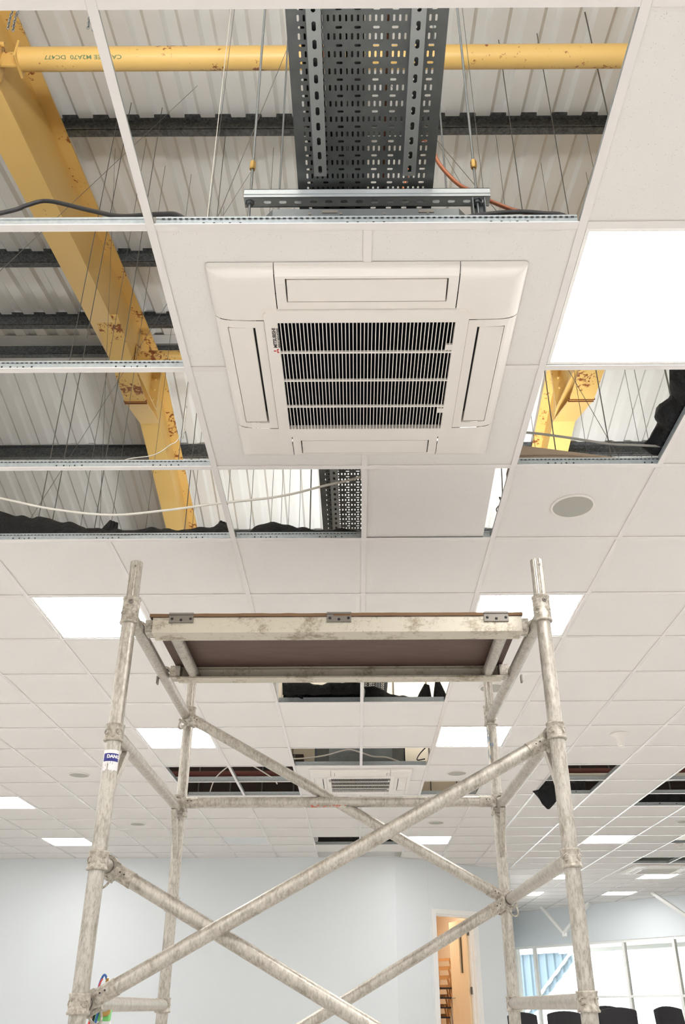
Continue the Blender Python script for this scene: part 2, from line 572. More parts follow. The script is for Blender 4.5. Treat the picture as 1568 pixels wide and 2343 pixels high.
# main runners: every second column, one per line
for i in range(-12, 14, 2):
    bm = MB()
    yb = min(back_y(gx(i)), 21.2) - 0.02
    tee(bm, (gx(i), YF), (gx(i), yb))
    bm.build('main_runner', [M['tee'], M['galv']], ceil)
far = MB()
NOB = {(1, 0), (-1, 0), (-1, 1), (-1, 2), (-1, 3)}
def put(bm_fn, near):
    if near:
        bm = MB(); bm_fn(bm); return bm.build('cross_tee', [M['tee'], M['galv']], ceil)
    bm_fn(far)
punch = []
for j in range(-8, 35):
    for i in range(-12, 13, 2):
        a, b2 = gx(i), gx(i + 2)
        y = gy(j)
        if y > min(back_y(a), back_y(b2)) - 0.02: 
            if y > back_y(a) - 0.02 and y > back_y(b2) - 0.02: continue
        near = 0 <= j <= 10 and a < 0.42 * y + .1 and b2 > -0.45 * y - .1
        stub = [(ci, cj) for ci, cj in AC if ci == i and cj + 1 == j]
        if stub:
            put(lambda bm: tee(bm, (a + 0.0125, y), (a + 0.17, y)), near)
            put(lambda bm: tee(bm, (b2 - 0.17, y), (b2 - 0.0125, y)), near)
        else:
            put(lambda bm: tee(bm, (a + 0.0125, y), (b2 - 0.0125, y)), near)
    for i in range(-11, 13, 2):
        x = gx(i); y0_, y1_ = gy(j) + 0.0125, gy(j + 1) - 0.0125
        if (i, j) in NOB or y0_ > back_y(x) - 0.05: continue
        y1_ = min(y1_, back_y(x) - 0.01)
        near = 0 <= j <= 10 and abs(x) < 0.42 * y1_ + .3
        hit = [(ci, cj) for ci, cj in AC if ci + 1 == i and j in (cj, cj + 1)]
        if hit:
            ci, cj = hit[0]
            if j == cj: put(lambda bm: tee(bm, (x, y0_), (x, y0_ + 0.15)), near)
            else: put(lambda bm: tee(bm, (x, y1_ - 0.13), (x, y1_)), near)
        else:
            put(lambda bm: tee(bm, (x, y0_), (x, y1_)), near)
tag(far.build('cross_tee_field', [M['tee'], M['galv']], ceil, recalc=False), kind='stuff')
# punched holes and coupling slots along the webs that show in the openings
bm = MB()
def dots(xs, y, z=0.013, r=0.003):
    for x in xs:
        bm.box((x - r, y - 0.0021, H + z - r), (x + r, y - 0.0012, H + z + r))
for i0, i1, j in ((-2, 0, 2), (-2, 0, 3), (-2, 0, 4), (0, 2, 1), (0, 1, 4), (2, 4, 3)):
    a, b2 = gx(i0), gx(i1)
    n = 3 if i1 - i0 == 2 else 2
    for k in range(n):
        xm = a + (k + 0.5) * (b2 - a) / n
        dots((xm - 0.055, xm - 0.025, xm + 0.02, xm + 0.05), gy(j))
        bm.box((xm - 0.002, gy(j) - 0.0021, H + 0.002), (xm + 0.001, gy(j) - 0.0012, H + 0.014))
    s = a + 0.03
    while s < b2 - 0.03:
        bm.box((s, gy(j) - 0.0046, H + 0.0275), (s + 0.009, gy(j) - 0.0032, H + 0.0305)); s += 0.0165
tag(bm.build('punched_hole', M['ink_black'], ceil, recalc=False), kind='stuff')
# perimeter angle
bm = MB()
for p, q in (((XL, WB), P_ANG0), (P_ANG0, P_ANG1), (P_ANG1, P_RET), (W0, W1)):
    p = Vector((*p, H)); q = Vector((*q, H)); d = (q - p).normalized(); nrm = Vector((d.y, -d.x, 0))
    bm.obox((p + q) / 2 + nrm * 0.014, (q - p) / 2, nrm * 0.012, (0, 0, 0.003))
tag(bm.build('trim_1', M['tee']), kind='structure')

# ------------------------------------------------------------------ walls and floor
def vwall(name, p, q, z0, z1, mt, th=0.12, holes=()):
    """vertical wall along p-q (room on the right hand side of the direction), holes = (s0, s1, za, zb)"""
    p = Vector((*p, 0)); q = Vector((*q, 0)); L = (q - p).length; d = (q - p).normalized(); nrm = Vector((-d.y, d.x, 0))
    bm = MB()
    def seg(s0, s1, za, zb):
        if s1 - s0 < 1e-4 or zb - za < 1e-4: return
        c = p + d * (s0 + s1) / 2 + nrm * th / 2
        bm.obox((c.x, c.y, (za + zb) / 2), d * (s1 - s0) / 2, nrm * th / 2, (0, 0, (zb - za) / 2))
    s = 0
    for h in sorted(holes):
        seg(s, h[0], z0, z1); seg(h[0], h[1], z0, h[2]); seg(h[0], h[1], h[3], z1); s = h[1]
    seg(s, L, z0, z1)
    return tag(bm.build(name, mt), kind='structure')


bm = MB(); bm.box((XL - 1, YF - .2, -0.1), (XR + .5, 22.2, 0))
tag(bm.build('floor', M['carpet']), kind='structure')
vwall('wall_back', (XL, WB), P_ANG0, 0, H + 0.9, M['wall'])
DS0, DS1 = 0.735, 1.505        # doorway along the slanted wall
DZ = HC + 1.235
vwall('wall_angled', P_ANG0, P_ANG1, 0, H + 0.9, M['wall'], holes=[(DS0, DS1, 0, DZ)])
vwall('wall_return', P_ANG1, P_RET, 0, H + 0.3, M['wall'])
WZ0, WZ1 = 0.12, HC + 1.235    # glazing sill and head
WL = (W1 - W0).length
vwall('wall_window', W0, W1, 0, H + 0.5, M['wall'], 0.2, holes=[(0.05, WL - 0.3, WZ0, WZ1)])
vwall('wall_right', W1, (XR, YF), 0, H + 0.3, M['wall'])
vwall('wall_front', (XR, YF), (XL, YF), 0, H + 0.3, M['wall'])
vwall('wall_left', (XL, YF), (XL, WB), 0, H + 0.3, M['wall'])
# faint board joints on the slanted wall and the back wall
bm = MB()
dA = (P_ANG1 - P_ANG0).normalized(); nA = Vector((dA.y, -dA.x))
for s_ in (0.62,):
    p = P_ANG0 + dA * s_ + nA * 0.001
    bm.obox((p.x, p.y, H / 2), (dA.x * .002, dA.y * .002, 0), (nA.x * .001, nA.y * .001, 0), (0, 0, H / 2 - .002))
tag(bm.build('trim_2', M['wall']), kind='structure')
# skirting
bm = MB()
bm.box((XL, WB - 0.015, 0), (P_ANG0.x, WB, 0.09))
tag(bm.build('baseboard_back', M['white_paint']), kind='structure')

# ---- doorway
def on_ang(s_, off=0.0, z=0.0):
    p = P_ANG0 + dA * s_ + nA * off
    return Vector((p.x, p.y, z))
DA = Vector((dA.x, dA.y, 0)); NA = Vector((nA.x, nA.y, 0))
door = thing('door_1', on_ang((DS0 + DS1) / 2), kind='structure')
bm = MB()
for s_ in (DS0 - 0.035, DS1 + 0.035):
    bm.obox(on_ang(s_, 0.008, (DZ + 0.035) / 2), DA * 0.042, NA * 0.010, (0, 0, (DZ + 0.07) / 2))
bm.obox(on_ang((DS0 + DS1) / 2, 0.008, DZ + 0.035), DA * ((DS1 - DS0) / 2 + 0.075), NA * 0.0102, (0, 0, 0.035))
bm.build('architrave', M['white_paint'], door, bevel=0.004)
bm = MB()
for s_, sg in ((DS0, 1), (DS1, -1)):
    bm.obox(on_ang(s_ + sg * 0.012, -0.06, DZ / 2), DA * 0.012, NA * 0.06, (0, 0, DZ / 2))
    bm.obox(on_ang(s_ + sg * 0.030, -0.075, DZ / 2), DA * 0.008, NA * 0.02, (0, 0, DZ / 2))
bm.obox(on_ang((DS0 + DS1) / 2, -0.06, DZ - 0.012), DA * (DS1 - DS0) / 2, NA * 0.06, (0, 0, 0.012))
bm.build('door_lining', M['white_paint'], door)
# leaf, hinged on the right jamb and standing open into the room behind
hp = on_ang(DS1 - 0.035, -0.118)
ang = math.radians(107)
LD = Vector((math.cos(ang), math.sin(ang), 0)); LN = Vector((-LD.y, LD.x, 0))
LWid, LH = 0.66, DZ - 0.03
bm = MB()
v0, v1, za, zb = 0.16, 0.30, HC + 0.45, HC + 1.13
def leaf(s0, s1, z0, z1, th=0.022, mi=0, mb=None):
    (mb or bm).obox(hp + LD * (s0 + s1) / 2 + Vector((0, 0, (z0 + z1) / 2)), LD * (s1 - s0) / 2, LN * th, (0, 0, (z1 - z0) / 2), mi)
leaf(0, v0, 0.01, LH); leaf(v1, LWid, 0.01, LH); leaf(v0, v1, 0.01, za); leaf(v0, v1, zb, LH)
lf = bm.build('door_leaf', M['wood'], door)
bm = MB(); leaf(v0, v1, za, zb, 0.003); bm.build('vision_pane', M['glass'], lf)
bm = MB()
leaf(v0, v0 + 0.012, za, zb, 0.026); leaf(v1 - 0.012, v1, za, zb, 0.026); leaf(v0, v1, za, za + 0.012, 0.026); leaf(v0, v1, zb - 0.012, zb, 0.026)
bm.build('vision_bead', M['wood'], lf)
bm = MB()
bm.tube(hp + LD * 0.58 + LN * 0.022 + V(0, 0, 0.13), hp + LD * 0.58 + LN * 0.06 + V(0, 0, 0.13), 0.009)
bm.tube(hp + LD * 0.58 + LN * 0.06 + V(0, 0, 0.13), hp + LD * 0.47 + LN * 0.06 + V(0, 0, 0.13), 0.009)
bm.build('door_handle', M['chair_steel'], lf)
for zc in (HC + 1.02, HC + 0.22, 0.25):
    bm = MB()
    bm.obox(hp - LD * 0.006 + NA * 0.02 + Vector((0, 0, zc)), DA * 0.022, NA * 0.004, (0, 0, 0.05))
    bm.tube(hp - LD * 0.012 + NA * 0.026 + Vector((0, 0, zc - .05)), hp - LD * 0.012 + NA * 0.026 + Vector((0, 0, zc + .05)), 0.008)
    bm.build('hinge', M['steel_dark'], door)
# the small room behind the door
def rp(s_, dpt, z=0): return on_ang(s_, -dpt, z)
bm = MB()
def rw(sa, da, sb, db, z1):
    p = rp(sa, da); q = rp(sb, db); d = (q - p); nn = Vector((-d.y, d.x, 0)).normalized()
    bm.obox((p + q) / 2 + Vector((0, 0, z1 / 2)), d / 2, nn * 0.03, (0, 0, z1 / 2))
rw(0.62, 0.16, 0.62, 2.4, 2.7); rw(0.62, 2.4, 2.85, 2.4, 2.7); rw(2.15, 0.16, 2.85, 2.4, 2.7)
bm.prism([(0.55, 0.15), (2.2, 0.15), (2.9, 2.45), (0.55, 2.45)], on_ang(0, 0, 2.7), tuple(DA), tuple(-NA), (0, 0, .05))
tag(bm.build('wall_store', M['peach']), kind='structure')
bm = MB(); _a = rp(2.19, .40); _b = rp(2.48, 1.35); bm.bar(_a + Vector((0, 0, 1.2)), _b + Vector((0, 0, 1.2)), .02, 1.3)
tag(bm.build('window_store', M['led_off']), kind='structure')
l_ = lamp('store_room_lamp', tuple(rp(1.5, 1.2, 2.62)), (0, 0, 0), 0.6, 0.6, 16, (1, 0.98, 0.95))

# ---- glazing
dW = (W1 - W0).normalized(); DW = Vector((dW.x, dW.y, 0)); NW = Vector((dW.y, -dW.x, 0))   # NW into the room
if NW.y > 0: NW = -NW
def on_win(s_, off=0.0, z=0.0):
    return Vector((W0.x + dW.x * s_, W0.y + dW.y * s_, z)) + NW * off
def sx(x): return (x - W0.x) / dW.x
win = thing('window_1', on_win(WL / 2, 0, WZ0), kind='structure')
ML = [0.06, sx(3.968), sx(4.72), sx(5.475), sx(6.213), sx(6.96), sx(7.70), WL - 0.31]
ZTR = HC + 0.185
for s_ in ML:
    bm = MB(); bm.obox(on_win(s_, -0.06, (WZ0 + WZ1) / 2), DW * 0.028, NW * 0.045, (0, 0, (WZ1 - WZ0) / 2))
    bm.build('mullion', M['white_paint'], win)
for z_, hh in ((WZ0 + .03, .03), (ZTR, .022), (WZ1 - .025, .025)):
    bm = MB(); bm.obox(on_win((ML[0] + ML[-1]) / 2, -0.06, z_), DW * (ML[-1] - ML[0]) / 2, NW * 0.04, (0, 0, hh))
    bm.build('transom', M['white_paint'], win)
for a, b2 in zip(ML[:-1], ML[1:]):
    for z0, z1 in ((WZ0 + .06, ZTR - .022), (ZTR + .022, WZ1 - .05)):
        bm = MB(); bm.obox(on_win((a + b2) / 2, -0.06, (z0 + z1) / 2), DW * ((b2 - a) / 2 - .028), NW * 0.003, (0, 0, (z1 - z0) / 2))
        bm.build('window_pane', M['glass'], win)

# ---- outside
bm = MB(); bm.box((-10, 14, -0.25), (60, 70, -0.2)); bm.build('outside_ground', M['concrete'])
tag(bpy.data.objects['outside_ground'], kind='structure')
# canopy outside, over the glazing
can = thing('entrance_canopy', on_win(WL / 2, -0.9, WZ1), 'white flat canopy projecting outside above the windows', 'canopy')
bm = MB(); bm.obox(on_win(WL / 2, -0.95, WZ1 + 0.03), DW * WL / 2, NW * 0.72, (0, 0, 0.04)); bm.build('soffit', M['white_paint'], can)
bm = MB(); bm.obox(on_win(WL / 2, -1.7, WZ1 + 0.0), DW * WL / 2, NW * 0.03, (0, 0, 0.09)); bm.build('gutter', M['white_paint'], can)
# neighbouring building with ribbed pale blue cladding and a sloping white verge
nb = thing('neighbouring_building', on_win(1.0, -4.0, -0.2), 'pale blue ribbed building wall seen through the left window panes', 'building')
D0 = 4.0
def nbp(s_, z, off=0.0): return on_win(s_, -D0 + off, z)
bm = MB(); s_ = -6.44
zl0 = lambda q: max(0.0, HC + .32 + (q + 2.55) * .83)
CT = HC + 1.33
while s_ < -1.4:
    for k, (da, db, o1, o2) in enumerate(((0, .14, 0, 0), (.14, .17, 0, .04), (.17, .25, .04, .04), (.25, .28, .04, 0))):
        a, b2 = s_ + da, s_ + db
        if zl0(b2) >= CT - .01: continue
        p = [nbp(a, zl0(a) - .2, o1), nbp(b2, zl0(b2) - .2, o2), nbp(b2, CT, o2), nbp(a, CT, o1)]
        q = [v_ - NW * 0.06 for v_ in p]
        bm.add(p + q, [(0, 1, 2, 3), (4, 7, 6, 5), (0, 4, 5, 1), (1, 5, 6, 2), (2, 6, 7, 3), (3, 7, 4, 0)])
    s_ += 0.28
bm.build('cladding', M['cladding'], nb)
bm = MB(); bm.bar(nbp(-3.55, zl0(-3.55), 0.05), nbp(-1.30, zl0(-1.30), 0.05), 0.05, 0.10, tuple(NW)); bm.build('verge', M['white_paint'], nb)
bm = MB(); bm.bar(nbp(-6.5, CT + .03, 0.06), nbp(-1.2, CT + .03, 0.06), 0.08, 0.10, tuple(NW)); bm.build('eaves_trim', M['white_paint'], nb)

# ------------------------------------------------------------------ roof over the void
ZS, SU, SD, YA = 5.65, 0.19, 0.25, 7.80
ZA = ZS + SU * YA
def sheet_z(y): return HC + (ZS + SU * y if y <= YA else ZA - SD * (y - YA))
roof = thing('roof', (0, YA, HC + ZA), kind='structure')
PITCH = 0.25
prof = [(0, 0), (0.115, 0), (0.145, 0.035), (0.22, 0.035), (0.25, 0)]
for y0_, y1_ in ((-4.0, YA), (YA, 22.2)):
    for k in range(-9, 10):
        bm = MB(); pts = []
        for q in range(4):
            for a, b2 in prof[:-1]:
                pts.append((k * 1.0 + q * PITCH + a, b2))
        pts.append((k * 1.0 + 1.0, 0))
        n = len(pts)
        vs = [(x, y0_, sheet_z(y0_) + z) for x, z in pts] + [(x, y1_, sheet_z(y1_) + z) for x, z in pts]
        bm.add(vs, [(i, i + 1, n + i + 1, n + i) for i in range(n - 1)])
        bm.build('roof_sheet', M['roof'], roof, recalc=False)
bm = MB()
zr_ = HC + ZA - 0.03
bm.prism([(-0.30, -0.065), (0, -0.008), (0.30, -0.082), (0.30, -0.078), (0, -0.002), (-0.30, -0.06)], (-9, YA, HC + ZA), (0, 1, 0), (0, 0, 1), (19, 0, 0))
bm.build('ridge_flashing', M['roof'], roof)
for nm, x0_, x1_, y0_, y1_ in (('wall_gable_left', -9.05, -9.0, -4, 22.2), ('wall_gable_right', 10, 10.05, -4, 22.2)):
    bm = MB(); bm.box((x0_, y0_, 0), (x1_, y1_, HC + 7.2)); tag(bm.build(nm, M['beige_wall']), kind='structure')
bm = MB(); bm.box((-9, -4.1, H), (10, -4.0, HC + 5.0)); tag(bm.build('wall_eaves_front', M['beige_wall']), kind='structure')
bm = MB(); bm.box((-9, 22.2, H + .2), (10, 22.3, HC + 4.2)); tag(bm.build('wall_eaves_back', M['beige_wall']), kind='structure')

ZB, DR = 4.70, 0.73
def flange_z(y): return HC + (ZB + SU * y if y <= YA else ZB + SU * YA - SD * (y - YA))
def purlin(y, label, x0=-9, x1=10):
    zt = sheet_z(y) - 0.004; zb = zt - 0.188
    sl = SU if y <= YA else -SD
    o = thing('purlin', (0.5, y, zb), label, 'purlin', None)
    bm = MB()
    bm.box((x0, y - 0.0015, zb), (x1, y + 0.0015, zt))                 # web
    bm.box((x0, y - 0.065, zt - 0.003), (x1, y, zt))                  # top flange
    bm.box((x0, y - 0.065, zb), (x1, y, zb + 0.003))                  # bottom flange, toward the viewer
    bm.box((x0, y - 0.065, zb), (x1, y - 0.062, zb + 0.02))
    bm.box((x0, y - 0.003, zb + 0.06), (x1, y - 0.0015, zb + 0.066))
    bm.build('purlin_section', M['purlin'], o)
    for xr in (-2.43, 2.46):
        bm = MB()
        bm.box((xr - 0.045, y + 0.0015, zb - 0.007), (xr + 0.045, y + 0.008, zb + 0.17))
        for dz in (0.05, 0.13):
            bm.tube((xr + .02, y - 0.012, zb + dz), (xr + .02, y + 0.014, zb + dz), 0.009, 6)
        bm.build('cleat', M['rust'], o)
    return o
purlin(4.42, 'grey galvanised purlin nearest the front, crossing behind the cable tray top')
purlin(6.05, 'grey galvanised purlin level with the top of the white cassette, left of it')
purlin(7.12, 'grey galvanised purlin just before the ridge, above the yellow tie tube')
purlin(7.72, 'dark purlin at the ridge, tucked right behind the yellow tie tube')
purlin(9.30, 'dark purlin beyond the ridge, scalloped roof sheet edge on it')
purlin(2.75, 'grey galvanised purlin hidden above the front edge of the ceiling')
purlin(10.9, 'farthest dark purlin low behind the black polythene')


def rafter(xc, hw, label, lip_dx):
    o = thing('rafter', (xc, YA, flange_z(YA)), label, 'beam', None)
    def run(ys, dz0, dz1, w0, w1, mb):
        for ya, yb in zip(ys[:-1], ys[1:]):
            za, zb = flange_z(ya), flange_z(yb)
            vs = [(xc + sx_, y, z + d) for y, z in ((ya, za), (yb, zb)) for sx_, d in ((w0, dz0), (w1, dz0), (w1, dz1), (w0, dz1))]
            mb.add(vs, [(0, 1, 2, 3), (7, 6, 5, 4), (0, 4, 5, 1), (1, 5, 6, 2), (2, 6, 7, 3), (3, 7, 4, 0)])
    ys = (-4.0, YA, 16.0)
    bm = MB(); run(ys, 0, 0.02, -hw, hw, bm); bm.build('bottom_flange', M['yellow'], o)
    bm = MB(); run(ys, 0.02, DR, -0.006, 0.006, bm); bm.build('web', M['yellow'], o)
    bm = MB(); run(ys, DR, DR + 0.02, -hw, hw, bm); bm.build('top_flange', M['yellow_rust'], o)
    # apex haunch: flat plate dropping below the rafter toward the ridge, with its end lip
    yl, zl = 7.16, HC + 5.80
    bm = MB()
    zz = lambda y: HC + 5.85 + (y - 5.95) * (zl - HC - 5.85) / (yl - 5.95)
    vs = []
    for y, z in ((5.95, zz(5.95)), (yl, zl)):
        vs += [(xc + lip_dx - hw, y, z), (xc + lip_dx + hw, y, z), (xc + lip_dx + hw, y, z + 0.018), (xc + lip_dx - hw, y, z + 0.018)]
    bm.add(vs, [(0, 1, 2, 3), (7, 6, 5, 4), (0, 4, 5, 1), (1, 5, 6, 2), (2, 6, 7, 3), (3, 7, 4, 0)])
    bm.build('haunch_plate', M['yellow_rust'], o)
    bm = MB()
    bm.add([(xc - .006, 5.95, zz(5.95) + .018), (xc - .006, yl, zl + .018), (xc - .006, 7.95, flange_z(7.95)), (xc - .006, YA, flange_z(YA)),
            (xc + .006, 5.95, zz(5.95) + .018), (xc + .006, yl, zl + .018), (xc + .006, 7.95, flange_z(7.95)), (xc + .006, YA, flange_z(YA))],
           [(0, 1, 2, 3), (7, 6, 5, 4), (0, 4, 5, 1), (1, 5, 6, 2), (2, 6, 7, 3), (3, 7, 4, 0)])
    bm.build('haunch_web', M['yellow_rust'], o)
    bm = MB()
    p = [(xc + lip_dx - hw, yl + .01, zl), (xc + lip_dx + hw, yl + .01, zl), (xc + hw, 7.98, flange_z(7.98)), (xc - hw, 7.98, flange_z(7.98))]
    bm.add(p + [(a, b_, c_ + 0.018) for a, b_, c_ in p], [(0, 1, 2, 3), (7, 6, 5, 4), (0, 4, 5, 1), (1, 5, 6, 2), (2, 6, 7, 3), (3, 7, 4, 0)])
    bm.build('haunch_end_plate', M['yellow'], o)
    bm = MB()
    bm.box((xc + lip_dx - hw - .01, yl - .006, zl - .008), (xc + lip_dx + hw + .01, yl + .001, zl + .02))
    bm.box((xc + lip_dx - hw - .01, yl + .032, zl - .004), (xc + lip_dx + hw + .006, yl + .038, zl + .02))
    tag(bm.build('weld_lip', M['rust'], o), kind='stuff')
    # bolted apex end plates
    bm = MB()
    for dy in (-0.022, 0.002):
        bm.box((xc - hw, YA + dy, flange_z(YA) + .02), (xc + hw, YA + dy + .02, flange_z(YA) + DR))
    for k in range(4):
        for sx_ in (-1, 1):
            bm.tube((xc + sx_ * .06, YA - .05, flange_z(YA) + .14 + .15 * k), (xc + sx_ * .06, YA + .05, flange_z(YA) + .14 + .15 * k), 0.016, 6)
    bm.build('apex_plate', M['yellow_rust'], o)
    return o
RL, RR = -2.425, 2.47
rafter(RL, 0.112, 'yellow steel roof rafter running up the left side, rust at its ridge joint', 0.06)
rafter(RR, 0.130, 'yellow steel roof rafter glimpsed in the square opening under the big light panel', -0.03)


def tie(y, z, r, label, span=(RL, RR)):
    o = thing('tie_tube', ((span[0] + span[1]) / 2, y, HC + z), label, 'beam', None)
    bm = MB(); bm.tube((span[0] + 0.17, y, HC + z), (span[1] - 0.17, y, HC + z), r, 20); bm.build('tube', M['yellow_rust'], o)
    for xs, sg in ((span[0], 1), (span[1], -1)):
        bm = MB()
        x_ = xs + sg * 0.02
        bm.box((x_, y - 0.075, HC + z - 0.13), (x_ + sg * 0.016, y + 0.075, HC + z + 0.13))
        bm.box((x_ + sg * .14, y - 0.08, HC + z - 0.085), (x_ + sg * .155, y + 0.08, HC + z + 0.085))
        bm.box((x_, y - 0.008, HC + z - 0.075), (x_ + sg * 0.15, y + 0.008, HC + z + 0.075))
        for dz in (-0.095, 0.095):
            bm.tube((x_ - .01 * sg, y - .045, HC + z + dz), (x_ + sg * .04, y - .045, HC + z + dz), 0.018, 6)
        bm.build('end_bracket', M['yellow_rust'], o, bevel=.003)
    return o
t1 = tie(3.44, 5.715, 0.074, 'yellow tubular tie with rust spots crossing behind the cable tray')
t2 = tie(7.13, 6.40, 0.070, 'yellow tubular tie below the ridge, left of the cassette')
# upside-down marker lettering along the near tie
vs, fs = text_mesh('CAT BEE M2A70  DC477', 0.034, 0.0004)
bm = MB(); rr = 0.0748
ta = math.radians(221)
xr_ = max(v_[0] for v_ in vs); sc = 0.52 / xr_
def wrap_tie(u, v_):
    th = ta + v_ / rr
    return (-1.55 - u * sc, 3.44 + rr * math.cos(th), HC + 5.715 + rr * math.sin(th))
bm.add([wrap_tie(a, b_) for a, b_, _ in vs], fs)
bm.build('lettering', M['ink_green'], t1)

# beige partition and plant in the void beyond, dark boards added for its darkness
vd = thing('void_partition', (0, 9.65, H + .04), 'beige partition above the far ceiling openings, with dark boards added for the darkness of the void', 'partition')
bm = MB(); bm.box((-9, 9.62, H + .042), (-0.62, 9.72, HC + 2.62)); bm.box((1.5, 9.62, H + .042), (10, 9.72, HC + 2.62)); bm.build('void_dark_board', M['void_dark'], vd)  # added boards, coloured dark in place of the unlit void
bm = MB(); bm.box((-0.95, 9.735, H + .042), (1.75, 9.80, HC + 3.75)); bm.build('beige_board', M['beige_wall'], vd)
bm = MB()
for k in range(14):
    bm.tube((-5.4 + k * .36, 9.58, H + .042), (-5.4 + k * .36, 9.58, HC + 2.6), 0.012, 6)
for k in range(9):
    bm.tube((1.9 + k * .33, 9.58, H + .042), (1.9 + k * .33, 9.58, HC + 2.6), 0.010, 6)
tag(bm.build('stud', M['wire'], vd), kind='stuff')
bm = MB()
for x_ in (-.75, -.35, .05, .45, .85, 1.15): bm.tube((x_, 9.70, H + .2), (x_, 9.70, HC + 3.7), 0.006, 5)
for z_ in (2.95, 3.15): bm.tube((-.9, 9.70, HC + z_), (1.6, 9.70, HC + z_), 0.006, 5)
tag(bm.build('batten', M['wire'], vd), kind='stuff')
ahu = thing('air_handling_unit', (0.05, 9.2, H + 0.06), 'grey steel air unit above the second row of ceiling openings', 'air unit')
bm = MB(); bm.box((-0.28, 9.0, H + .06), (0.37, 9.5, HC + 2.75)); bm.build('casing', M['grey_panel'], ahu)
bm = MB(); bm.box((-0.46, 9.05, H + .06), (-0.282, 9.5, HC + 2.7)); bm.build('side_panel', M['blue_grey'], ahu)
bm = MB(); bm.box((0.372, 9.08, H + .06), (0.53, 9.5, HC + 2.7)); bm.build('connection_box', M['black'], ahu)
for (x0_, x1_, y_, z_, r_, mk, lb) in (
        (-5.5, -0.68, 9.35, 2.33, .03, 'red_pipe', 'red-brown pipe in the dark opening left of the far cassette'),
        (1.7, 4.9, 9.35, 2.34, .03, 'red_pipe', 'red-brown pipe deep in the dark openings at far right'),
        (1.7, 4.9, 9.25, 2.27, .022, 'cable_white', 'pale pipe below the red one in the far right openings')):
    bm = MB(); bm.tube((x0_, y_, HC + z_), (x1_, y_, HC + z_), r_, 10)
    tag(bm.build('service_pipe', M[mk]), lb, 'pipe')
for (x0_, x1_, y_, lb) in ((-5.2, -0.66, 8.95, 'galvanised rail crossing the dark opening left of the far cassette'),
                          (1.75, 4.9, 9.15, 'galvanised rail crossing the dark openings at far right')):
    bm = MB(); z_ = HC + 2.16 if x0_ < 0 else HC + 2.18
    bm.prism([(-.02, 0), (.02, 0), (.02, .035), (.016, .035), (.016, .004), (-.016, .004), (-.016, .035), (-.02, .035)], (x0_, y_, z_), (0, 1, 0), (0, 0, 1), (x1_ - x0_, 0, 0))
    tag(bm.build('service_rail', M['galv']), lb, 'rail')

# ------------------------------------------------------------------ perforated cable tray
ZTRAY = HC + 2.45
TX0, TX1 = -0.188, 0.266
tray = thing('cable_tray', ((TX0 + TX1) / 2, 0.6, ZTRAY), 'grey perforated steel cable tray hanging over the ceiling on a channel', 'cable tray')
bm = MB()
def slot_cell(x0, x1, y0, y1, z, sxh, syh):
    """one cell of sheet with a rounded slot of half size sxh, syh"""
    cx, cy = (x0 + x1) / 2, (y0 + y1) / 2
    n = 8; r = min(sxh, syh); pts = []
    for k in range(n):
        t = 2 * PI * (k + .5) / n
        px = math.cos(t) * r + (sxh - r) * (1 if math.cos(t) > 0 else -1)
        py = math.sin(t) * r + (syh - r) * (1 if math.sin(t) > 0 else -1)
        pts.append((cx + px, cy + py))
    # outer points on the cell border, matching the 8 slot points
    outer = [(x1, cy + (y1 - cy) * .45), (cx + (x1 - cx) * .5, y1), (cx - (x1 - cx) * .5, y1), (x0, cy + (y1 - cy) * .45),
             (x0, cy - (y1 - cy) * .45), (cx - (x1 - cx) * .5, y0), (cx + (x1 - cx) * .5, y0), (x1, cy - (y1 - cy) * .45)]
    vs = [(a, b_, z) for a, b_ in pts] + [(a, b_, z) for a, b_ in outer] + [(x1, y1, z), (x0, y1, z), (x0, y0, z), (x1, y0, z)]
    fs = [(k, (k + 1) % 8, 8 + (k + 1) % 8, 8 + k) for k in range(8)]
    fs += [(8, 16, 9), (10, 17, 11), (12, 18, 13), (14, 19, 15)]
    bm.add(vs, fs)
    vs2 = [(a, b_, z) for a, b_ in pts] + [(a, b_, z + .0015) for a, b_ in pts]
    bm.add(vs2, [(k, (k + 1) % 8, 8 + (k + 1) % 8, 8 + k) for k in range(8)])
NX = 27
dx_ = (TX1 - TX0) / NX
y = 0.80; row = 0
